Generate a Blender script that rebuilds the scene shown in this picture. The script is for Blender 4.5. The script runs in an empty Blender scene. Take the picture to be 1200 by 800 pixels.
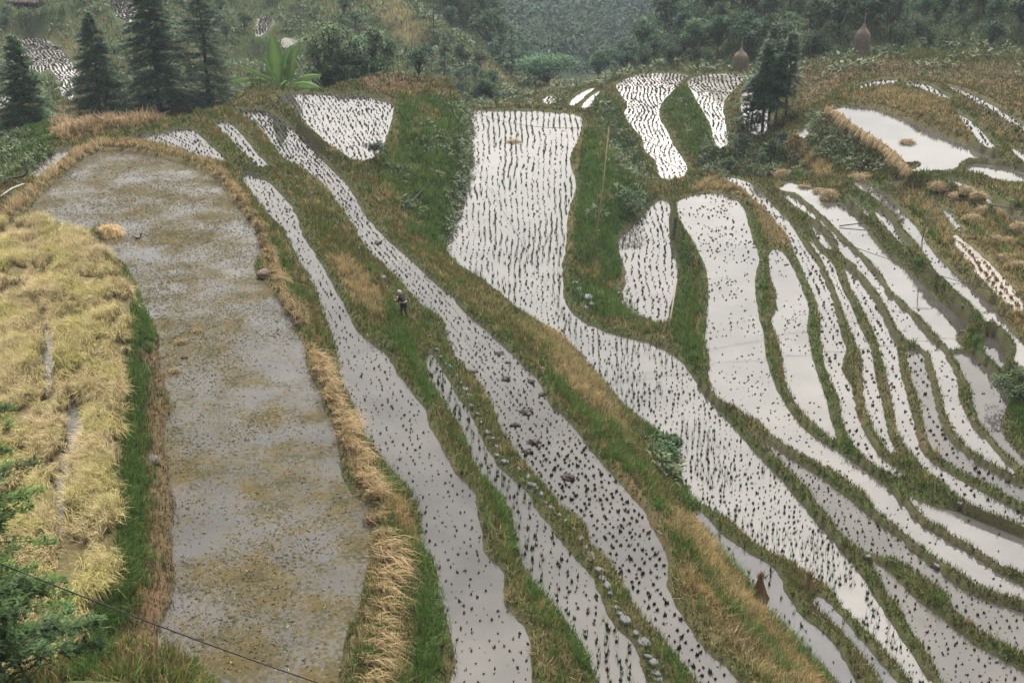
import bpy, math, random
import numpy as np
from mathutils import Vector, Matrix

random.seed(7)
rng = np.random.default_rng(11)
DEBUG = 0
R = math.radians
C = bpy.context.scene.collection
scene = bpy.context.scene

# ------------------------------------------------------------------ camera
CAM_Z, FOC, PITCH = 30.0, 1400.0, math.atan(600 / 1400)
cam_data = bpy.data.cameras.new("camera")
cam = bpy.data.objects.new("camera", cam_data)
C.objects.link(cam)
cam.location = (0, 0, CAM_Z)
cam.rotation_euler = (math.pi / 2 - PITCH, 0, 0)
cam_data.sensor_width = 36
cam_data.lens = 36 * FOC / 1200
cam_data.clip_start = 0.5
cam_data.clip_end = 6000
scene.camera = cam
scene.render.resolution_x, scene.render.resolution_y = 1024, 682

# ------------------------------------------------------------------ sky, sun, exposure
SUN_EL, SUN_AZ = R(62), R(12)          # azimuth measured from +Y towards +X
world = bpy.data.worlds.new("World")
scene.world = world
world.use_nodes = True
wn, wl = world.node_tree.nodes, world.node_tree.links
wn.clear()
w_out = wn.new("ShaderNodeOutputWorld")
w_bg = wn.new("ShaderNodeBackground")
w_sky = wn.new("ShaderNodeTexSky")
w_sky.sky_type = 'NISHITA'
w_sky.sun_disc = False
w_sky.sun_elevation = SUN_EL
w_sky.sun_rotation = SUN_AZ
w_sky.air_density = 1.0
w_sky.dust_density = 8.0
w_sky.ozone_density = 1.0
w_hs = wn.new("ShaderNodeHueSaturation")
w_hs.inputs['Saturation'].default_value = 0.16
w_tc = wn.new("ShaderNodeTexCoord")
w_map = wn.new("ShaderNodeMapping")
w_map.inputs['Scale'].default_value = (1.0, 1.0, 2.6)
w_no = wn.new("ShaderNodeTexNoise")
w_no.inputs['Scale'].default_value = 2.6
w_no.inputs['Detail'].default_value = 6
w_no.inputs['Roughness'].default_value = 0.55
w_rmp = wn.new("ShaderNodeValToRGB")
w_rmp.color_ramp.elements[0].position = 0.36
w_rmp.color_ramp.elements[0].color = (0.78, 0.765, 0.745, 1)
w_rmp.color_ramp.elements[1].position = 0.64
w_rmp.color_ramp.elements[1].color = (1.22, 1.15, 1.05, 1)
w_mul = wn.new("ShaderNodeMix")
w_mul.data_type = 'RGBA'
w_mul.blend_type = 'MULTIPLY'
w_mul.inputs[0].default_value = 1.0
wl.new(w_tc.outputs['Generated'], w_map.inputs[0])
wl.new(w_map.outputs[0], w_no.inputs['Vector'])
wl.new(w_no.outputs['Fac'], w_rmp.inputs[0])
wl.new(w_sky.outputs[0], w_hs.inputs['Color'])
wl.new(w_hs.outputs[0], w_mul.inputs[6])
wl.new(w_rmp.outputs[0], w_mul.inputs[7])
wl.new(w_mul.outputs[2], w_bg.inputs['Color'])
w_bg.inputs['Strength'].default_value = 0.12
wl.new(w_bg.outputs[0], w_out.inputs[0])

sun_d = bpy.data.lights.new("sun", 'SUN')
sun_d.energy = 1.2
sun_d.angle = R(25)
sun_d.color = (1.0, 0.95, 0.88)
sun = bpy.data.objects.new("sun", sun_d)
C.objects.link(sun)
sd = Vector((math.sin(SUN_AZ) * math.cos(SUN_EL), math.cos(SUN_AZ) * math.cos(SUN_EL), math.sin(SUN_EL)))
sun.rotation_euler = sd.to_track_quat('Z', 'Y').to_euler()
sun.location = (0, 60, 90)

scene.view_settings.view_transform = 'Standard'
scene.view_settings.look = 'None'
scene.view_settings.gamma = 1
scene.view_settings.use_curve_mapping = False
scene.view_settings.exposure = 1.65
HAZE = 0.0002
scene.render.engine = 'CYCLES'
scene.cycles.use_denoising = True
scene.cycles.max_bounces = 6
scene.cycles.diffuse_bounces = 2
scene.cycles.glossy_bounces = 2
scene.cycles.transmission_bounces = 3
scene.cycles.volume_bounces = 1

# ------------------------------------------------------------------ small maths
CP, SP = math.cos(PITCH), math.sin(PITCH)


def ray(px, py):
    u = (np.asarray(px, float) - 600) / FOC
    v = (400 - np.asarray(py, float)) / FOC
    return np.stack([u, v * SP + CP, v * CP - SP], -1)


def at_z(px, py, z):
    """the place at height z that lies on the line of sight surveyed at (px, py)"""
    d = ray(px, py)
    t = (z - CAM_Z) / d[..., 2]
    return d * t[..., None] + np.array([0, 0, CAM_Z])


def survey(p):
    """inverse of at_z for arrays of places: photograph survey coordinates"""
    q = np.asarray(p, float) - np.array([0, 0, CAM_Z])
    f = q[..., 1] * CP - q[..., 2] * SP
    up = q[..., 1] * SP + q[..., 2] * CP
    f = np.where(f < 0.5, 0.5, f)
    return 600 + FOC * q[..., 0] / f, 400 - FOC * up / f, f


def _hash(ix, iy, s):
    h = (ix.astype(np.int64) * 374761393 + iy.astype(np.int64) * 668265263 + s * 1442695041) & 0x7fffffff
    h = ((h ^ (h >> 13)) * 1274126177) & 0x7fffffff
    return ((h ^ (h >> 16)) & 0xffff) / 65535.0


def vnoise(x, y, s=0):
    ix, iy = np.floor(x), np.floor(y)
    fx, fy = x - ix, y - iy
    fx, fy = fx * fx * (3 - 2 * fx), fy * fy * (3 - 2 * fy)
    a, b = _hash(ix, iy, s), _hash(ix + 1, iy, s)
    c, d = _hash(ix, iy + 1, s), _hash(ix + 1, iy + 1, s)
    return (a * (1 - fx) + b * fx) * (1 - fy) + (c * (1 - fx) + d * fx) * fy


def fbm(x, y, s=0, o=3):
    r, a, tot = 0, 1.0, 0
    for k in range(o):
        r = r + a * vnoise(x * 2 ** k + 17.3 * k, y * 2 ** k - 9.1 * k, s + k)
        tot += a
        a *= 0.5
    return r / tot


def sstep(a, b, x):
    t = np.clip((x - a) / (b - a), 0, 1)
    return t * t * (3 - 2 * t)


def smooth_loop(pts, sub=4):
    p = np.asarray(pts, float)
    a, b, c, d = np.roll(p, 1, 0), p, np.roll(p, -1, 0), np.roll(p, -2, 0)
    out = []
    for k in range(sub):
        t = k / sub
        out.append(0.5 * (2 * b + (c - a) * t + (2 * a - 5 * b + 4 * c - d) * t * t + (-a + 3 * b - 3 * c + d) * t ** 3))
    return np.stack(out, 1).reshape(-1, 2)


def sdf(poly, X, Y):
    """signed distance to a closed loop, negative inside"""
    n = len(poly)
    d2 = np.full(X.shape, 1e9)
    ins = np.zeros(X.shape, bool)
    for i in range(n):
        ax, ay = poly[i]
        bx, by = poly[(i + 1) % n]
        ex, ey = bx - ax, by - ay
        l2 = ex * ex + ey * ey
        if l2 < 1e-12:
            continue
        wx, wy = X - ax, Y - ay
        t = np.clip((wx * ex + wy * ey) / l2, 0, 1)
        dx, dy = wx - ex * t, wy - ey * t
        np.minimum(d2, dx * dx + dy * dy, out=d2)
        if abs(ey) > 1e-12:
            c = ((ay <= Y) != (by <= Y)) & (wx < (Y - ay) * ex / ey)
            ins ^= c
    return np.where(ins, -1, 1) * np.sqrt(d2)


# ------------------------------------------------------------------ object helpers
def put(o, label=None, cat=None, group=None, kind=None, parent=None):
    if label: o['label'] = label
    if cat: o['category'] = cat
    if group: o['group'] = group
    if kind: o['kind'] = kind
    if parent is not None: o.parent = parent
    return o


def mesh_from(name, V, T, mat, col=None, smooth=False):
    """mesh data from a vertex array and a triangle array, with an optional colour per vertex"""
    V = np.asarray(V, np.float32); T = np.asarray(T, np.int32)
    me = bpy.data.meshes.new(name)
    me.vertices.add(len(V))
    me.vertices.foreach_set("co", V.ravel())
    me.loops.add(T.size)
    me.loops.foreach_set("vertex_index", T.ravel())
    me.polygons.add(len(T))
    me.polygons.foreach_set("loop_start", np.arange(0, T.size, T.shape[1], dtype=np.int32))
    me.polygons.foreach_set("loop_total", np.full(len(T), T.shape[1], np.int32))
    if smooth:
        me.polygons.foreach_set("use_smooth", np.ones(len(T), bool))
    if col is not None:
        a = me.color_attributes.new("col", 'FLOAT_COLOR', 'POINT')
        c = np.ones((len(V), 4), np.float32); c[:, :3] = col
        a.data.foreach_set("color", c.ravel())
    me.update(calc_edges=True)
    if mat is not None: me.materials.append(mat)
    return me


def link(name, me, loc=(0, 0, 0), rotz=0.0, parent=None, scale=None):
    o = bpy.data.objects.new(name, me)
    C.objects.link(o)
    o.location = loc
    o.rotation_euler = (0, 0, rotz)
    if scale is not None: o.scale = (scale,) * 3 if np.isscalar(scale) else scale
    if parent is not None: o.parent = parent
    return o


def copy_tree(o, parent=None):
    c = o.copy(); C.objects.link(c); c.parent = parent
    for ch in o.children:
        copy_tree(ch, c)
    return c


def tube_geo(pts, radii, n=7, cap=True):
    """vertices and quads-as-triangles of a tube through pts"""
    pts = [Vector(p) for p in pts]
    V, T = [], []
    m = len(pts)
    for i, p in enumerate(pts):
        d = (pts[min(i + 1, m - 1)] - pts[max(i - 1, 0)])
        d = d.normalized() if d.length > 1e-9 else Vector((0, 0, 1))
        s = d.cross(Vector((0, 0, 1)))
        if s.length < 1e-3: s = d.cross(Vector((1, 0, 0)))
        s.normalize(); t = s.cross(d)
        for k in range(n):
            a = 2 * math.pi * k / n
            q = p + (s * math.cos(a) + t * math.sin(a)) * radii[i]
            V.append(q[:])
    for i in range(m - 1):
        for k in range(n):
            a, b = i * n + k, i * n + (k + 1) % n
            T += [(a, b, b + n), (a, b + n, a + n)]
    if cap:
        for base, flip in ((0, 1), ((m - 1) * n, 0)):
            for k in range(1, n - 1):
                tri = (base, base + k, base + k + 1)
                T.append(tri[::-1] if flip else tri)
    return np.array(V), np.array(T)


class Geo:
    """collects triangle geometry for one mesh"""
    def __init__(self): self.v, self.t, self.c, self.n = [], [], [], 0
    def add(self, V, T, col=(1, 1, 1)):
        V = np.asarray(V, float)
        self.v.append(V); self.t.append(np.asarray(T) + self.n)
        c = np.asarray(col, float)
        self.c.append(np.broadcast_to(c, (len(V), 3)) if c.ndim == 1 else c)
        self.n += len(V)
        return self
    def mesh(self, name, mat, smooth=False):
        return mesh_from(name, np.concatenate(self.v), np.concatenate(self.t), mat, np.concatenate(self.c), smooth)


def blades(P, length, width, lean, col, az=None, two=False, droop=0.5, tipcol=None, g=rng):
    """thin leaf blades rooted at P; returns V, T, colours"""
    n = len(P)
    length = np.broadcast_to(length, n); width = np.broadcast_to(width, n); lean = np.broadcast_to(lean, n)
    az = g.uniform(0, 2 * np.pi, n) if az is None else az
    dx, dy = np.cos(az), np.sin(az)
    fa = az + np.pi / 2 + g.normal(0, 0.5, n)
    sx, sy = np.cos(fa) * width / 2, np.sin(fa) * width / 2
    col = np.broadcast_to(col, (n, 3))
    tc = col if tipcol is None else np.broadcast_to(tipcol, (n, 3))
    ho, up = np.sin(lean) * length, np.cos(lean) * length
    z0 = np.zeros(n)
    if not two:
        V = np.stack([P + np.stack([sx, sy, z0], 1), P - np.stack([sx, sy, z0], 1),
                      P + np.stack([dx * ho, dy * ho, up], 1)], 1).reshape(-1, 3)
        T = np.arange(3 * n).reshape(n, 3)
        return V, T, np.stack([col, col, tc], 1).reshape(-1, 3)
    m = P + np.stack([dx * ho * 0.4, dy * ho * 0.4, up * 0.62], 1)
    lean2 = np.minimum(lean + droop * g.uniform(0.5, 1.6, n), 2.6)
    tip = m + np.stack([dx * np.sin(lean2) * length * 0.5, dy * np.sin(lean2) * length * 0.5, np.cos(lean2) * length * 0.5], 1)
    s = np.stack([sx, sy, z0], 1)
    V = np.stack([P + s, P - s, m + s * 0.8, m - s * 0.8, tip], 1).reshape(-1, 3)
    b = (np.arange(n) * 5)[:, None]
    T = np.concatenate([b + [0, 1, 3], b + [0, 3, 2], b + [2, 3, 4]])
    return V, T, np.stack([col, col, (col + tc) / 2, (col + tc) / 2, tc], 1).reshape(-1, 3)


# ------------------------------------------------------------------ materials
def mat_attr(name, rough=0.85, trans=0.0, spec=0.2, noise=0.0, nscale=6.0, bump=0.0, vary=0.0):
    """colour from the mesh's own colour attribute, broken up by noise"""
    m = bpy.data.materials.new(name); m.use_nodes = True
    N, L = m.node_tree.nodes, m.node_tree.links
    b = N['Principled BSDF']
    b.inputs['Roughness'].default_value = rough
    b.inputs['Specular IOR Level'].default_value = spec
    a = N.new("ShaderNodeVertexColor"); a.layer_name = "col"
    c = a.outputs[0]
    if noise or bump:
        tc = N.new("ShaderNodeTexCoord")
        no = N.new("ShaderNodeTexNoise"); no.inputs['Scale'].default_value = nscale
        no.inputs['Detail'].default_value = 5; no.inputs['Roughness'].default_value = 0.65
        L.new(tc.outputs['Object'], no.inputs['Vector'])
    if noise:
        mr = N.new("ShaderNodeMapRange")
        mr.inputs[1].default_value = 0.25; mr.inputs[2].default_value = 0.75
        mr.inputs[3].default_value = 1 - noise; mr.inputs[4].default_value = 1 + noise
        L.new(no.outputs['Fac'], mr.inputs[0])
        mx = N.new("ShaderNodeVectorMath"); mx.operation = 'SCALE'
        L.new(c, mx.inputs[0]); L.new(mr.outputs[0], mx.inputs['Scale'])
        c = mx.outputs[0]
    if vary:
        oi = N.new("ShaderNodeObjectInfo")
        hs = N.new("ShaderNodeHueSaturation")
        m1 = N.new("ShaderNodeMapRange"); m1.inputs[3].default_value = 1 - vary; m1.inputs[4].default_value = 1 + vary
        m2 = N.new("ShaderNodeMapRange"); m2.inputs[3].default_value = 0.5 - vary * 0.06; m2.inputs[4].default_value = 0.5 + vary * 0.06
        L.new(oi.outputs['Random'], m1.inputs[0]); L.new(oi.outputs['Random'], m2.inputs[0])
        L.new(m1.outputs[0], hs.inputs['Value']); L.new(m2.outputs[0], hs.inputs['Hue'])
        L.new(c, hs.inputs['Color']); c = hs.outputs[0]
    L.new(c, b.inputs['Base Color'])
    if bump:
        bp = N.new("ShaderNodeBump"); bp.inputs['Strength'].default_value = bump; bp.inputs['Distance'].default_value = 0.08
        L.new(no.outputs['Fac'], bp.inputs['Height']); L.new(bp.outputs[0], b.inputs['Normal'])
    if trans:
        t = N.new("ShaderNodeBsdfTranslucent"); L.new(c, t.inputs[0])
        ms = N.new("ShaderNodeMixShader"); ms.inputs[0].default_value = trans
        L.new(b.outputs[0], ms.inputs[1]); L.new(t.outputs[0], ms.inputs[2])
        L.new(ms.outputs[0], N['Material Output'].inputs[0])
    return m


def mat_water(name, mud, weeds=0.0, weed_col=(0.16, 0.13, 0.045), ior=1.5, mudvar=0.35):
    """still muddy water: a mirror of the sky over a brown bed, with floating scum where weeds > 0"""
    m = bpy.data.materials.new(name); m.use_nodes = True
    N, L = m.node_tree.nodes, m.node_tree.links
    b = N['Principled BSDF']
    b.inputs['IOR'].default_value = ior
    tc = N.new("ShaderNodeTexCoord")
    n1 = N.new("ShaderNodeTexNoise"); n1.inputs['Scale'].default_value = 0.35; n1.inputs['Detail'].default_value = 6
    L.new(tc.outputs['Object'], n1.inputs['Vector'])
    r1 = N.new("ShaderNodeMapRange"); r1.inputs[1].default_value = 0.3; r1.inputs[2].default_value = 0.7
    r1.inputs[3].default_value = 1 - mudvar; r1.inputs[4].default_value = 1 + mudvar
    L.new(n1.outputs['Fac'], r1.inputs[0])
    sc = N.new("ShaderNodeVectorMath"); sc.operation = 'SCALE'; sc.inputs[0].default_value = mud
    L.new(r1.outputs[0], sc.inputs['Scale'])
    col = sc.outputs[0]
    rough = N.new("ShaderNodeValue"); rough.outputs[0].default_value = 0.045
    ro = rough.outputs[0]
    if weeds:
        nb = N.new("ShaderNodeTexNoise"); nb.inputs['Scale'].default_value = 0.4; nb.inputs['Detail'].default_value = 5
        nf = N.new("ShaderNodeTexNoise"); nf.inputs['Scale'].default_value = 5.5; nf.inputs['Detail'].default_value = 9; nf.inputs['Roughness'].default_value = 0.85
        L.new(tc.outputs['Object'], nb.inputs['Vector']); L.new(tc.outputs['Object'], nf.inputs['Vector'])
        ad = N.new("ShaderNodeMath"); ad.operation = 'MULTIPLY_ADD'; ad.inputs[1].default_value = 0.5
        L.new(nb.outputs['Fac'], ad.inputs[0]); L.new(nf.outputs['Fac'], ad.inputs[2])
        mr = N.new("ShaderNodeMapRange"); mr.inputs[1].default_value = 0.70; mr.inputs[2].default_value = 0.79
        L.new(ad.outputs[0], mr.inputs[0])
        nc = N.new("ShaderNodeTexNoise"); nc.inputs['Scale'].default_value = 1.1; nc.inputs['Detail'].default_value = 3
        L.new(tc.outputs['Object'], nc.inputs['Vector'])
        cr = N.new("ShaderNodeValToRGB")
        cr.color_ramp.elements[0].position = 0.38; cr.color_ramp.elements[0].color = (*[k * 0.8 for k in weed_col], 1)
        cr.color_ramp.elements[1].position = 0.62; cr.color_ramp.elements[1].color = (weed_col[0] * 1.35, weed_col[1] * 1.15, weed_col[2] * 1.1, 1)
        L.new(nc.outputs['Fac'], cr.inputs[0])
        mx = N.new("ShaderNodeMix"); mx.data_type = 'RGBA'
        L.new(mr.outputs[0], mx.inputs[0]); L.new(col, mx.inputs[6]); L.new(cr.outputs[0], mx.inputs[7])
        col = mx.outputs[2]
        rr = N.new("ShaderNodeMapRange"); rr.inputs[3].default_value = 0.05; rr.inputs[4].default_value = 0.7
        L.new(mr.outputs[0], rr.inputs[0]); ro = rr.outputs[0]
        sp = N.new("ShaderNodeMapRange"); sp.inputs[3].default_value = 0.5; sp.inputs[4].default_value = 0.12
        L.new(mr.outputs[0], sp.inputs[0]); L.new(sp.outputs[0], b.inputs['Specular IOR Level'])
    L.new(col, b.inputs['Base Color']); L.new(ro, b.inputs['Roughness'])
    nw = N.new("ShaderNodeTexNoise"); nw.inputs['Scale'].default_value = 1.6; nw.inputs['Detail'].default_value = 3
    L.new(tc.outputs['Object'], nw.inputs['Vector'])
    bp = N.new("ShaderNodeBump"); bp.inputs['Strength'].default_value = 0.05; bp.inputs['Distance'].default_value = 0.05
    L.new(nw.outputs['Fac'], bp.inputs['Height']); L.new(bp.outputs[0], b.inputs['Normal'])
    return m


def mat_plain(name, col, rough=0.8, noise=0.25, nscale=8.0, spec=0.3, bump=0.2):
    m = bpy.data.materials.new(name); m.use_nodes = True
    N, L = m.node_tree.nodes, m.node_tree.links
    b = N['Principled BSDF']; b.inputs['Roughness'].default_value = rough; b.inputs['Specular IOR Level'].default_value = spec
    tc = N.new("ShaderNodeTexCoord"); no = N.new("ShaderNodeTexNoise")
    no.inputs['Scale'].default_value = nscale; no.inputs['Detail'].default_value = 5
    L.new(tc.outputs['Object'], no.inputs['Vector'])
    cr = N.new("ShaderNodeValToRGB")
    cr.color_ramp.elements[0].position = 0.3; cr.color_ramp.elements[0].color = (*[k * (1 - noise) for k in col], 1)
    cr.color_ramp.elements[1].position = 0.7; cr.color_ramp.elements[1].color = (*[min(1, k * (1 + noise)) for k in col], 1)
    L.new(no.outputs['Fac'], cr.inputs[0]); L.new(cr.outputs[0], b.inputs['Base Color'])
    if bump:
        bp = N.new("ShaderNodeBump"); bp.inputs['Strength'].default_value = bump; bp.inputs['Distance'].default_value = 0.03
        L.new(no.outputs['Fac'], bp.inputs['Height']); L.new(bp.outputs[0], b.inputs['Normal'])
    return m


M_TERRAIN = mat_attr("earth", 0.95, 0, 0.1, noise=0.5, nscale=7.0, bump=0.9)
_N, _L = M_TERRAIN.node_tree.nodes, M_TERRAIN.node_tree.links     # moss and short sward mottled over the soil
_b = _N['Principled BSDF']; _src = _b.inputs['Base Color'].links[0].from_socket
_n = _N.new("ShaderNodeTexNoise"); _n.inputs['Scale'].default_value = 3.2; _n.inputs['Detail'].default_value = 8; _n.inputs['Roughness'].default_value = 0.8
_tc = _N.new("ShaderNodeTexCoord"); _L.new(_tc.outputs['Object'], _n.inputs['Vector'])
_r = _N.new("ShaderNodeMapRange"); _r.inputs[1].default_value = 0.46; _r.inputs[2].default_value = 0.60; _r.inputs[4].default_value = 0.55
_L.new(_n.outputs['Fac'], _r.inputs[0])
_m = _N.new("ShaderNodeMix"); _m.data_type = 'RGBA'; _m.inputs[7].default_value = (.040, .056, .016, 1)
_L.new(_r.outputs[0], _m.inputs[0]); _L.new(_src, _m.inputs[6]); _L.new(_m.outputs[2], _b.inputs['Base Color'])
M_GRASS = mat_attr("grass_blades", 0.7, 0.25, 0.15)
M_STRAW = mat_attr("straw", 0.8, 0.15, 0.15)
M_LEAF = mat_attr("leaves", 0.6, 0.2, 0.25, vary=0.25)
M_FAR = mat_attr("forest_leaves", 0.7, 0.2, 0.15, vary=0.35)
M_NEEDLE = mat_attr("needles", 0.6, 0.15, 0.2, vary=0.15)
M_BARK = mat_plain("bark", (0.06, 0.045, 0.035), 0.9)
M_STONE = mat_plain("path_stone", (0.07, 0.073, 0.078), 0.7, 0.2, 5)
M_MUD = mat_plain("mud", (0.034, 0.027, 0.02), 0.75, 0.35, 7, 0.3, 0.6)
M_HAY = mat_plain("old_hay", (0.17, 0.13, 0.095), 0.95, 0.35, 4, 0.1, 0.6)
M_POLE = mat_plain("weathered_wood", (0.16, 0.13, 0.10), 0.85)
M_WIRE = mat_plain("wire", (0.02, 0.02, 0.022), 0.6, 0.1)
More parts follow.
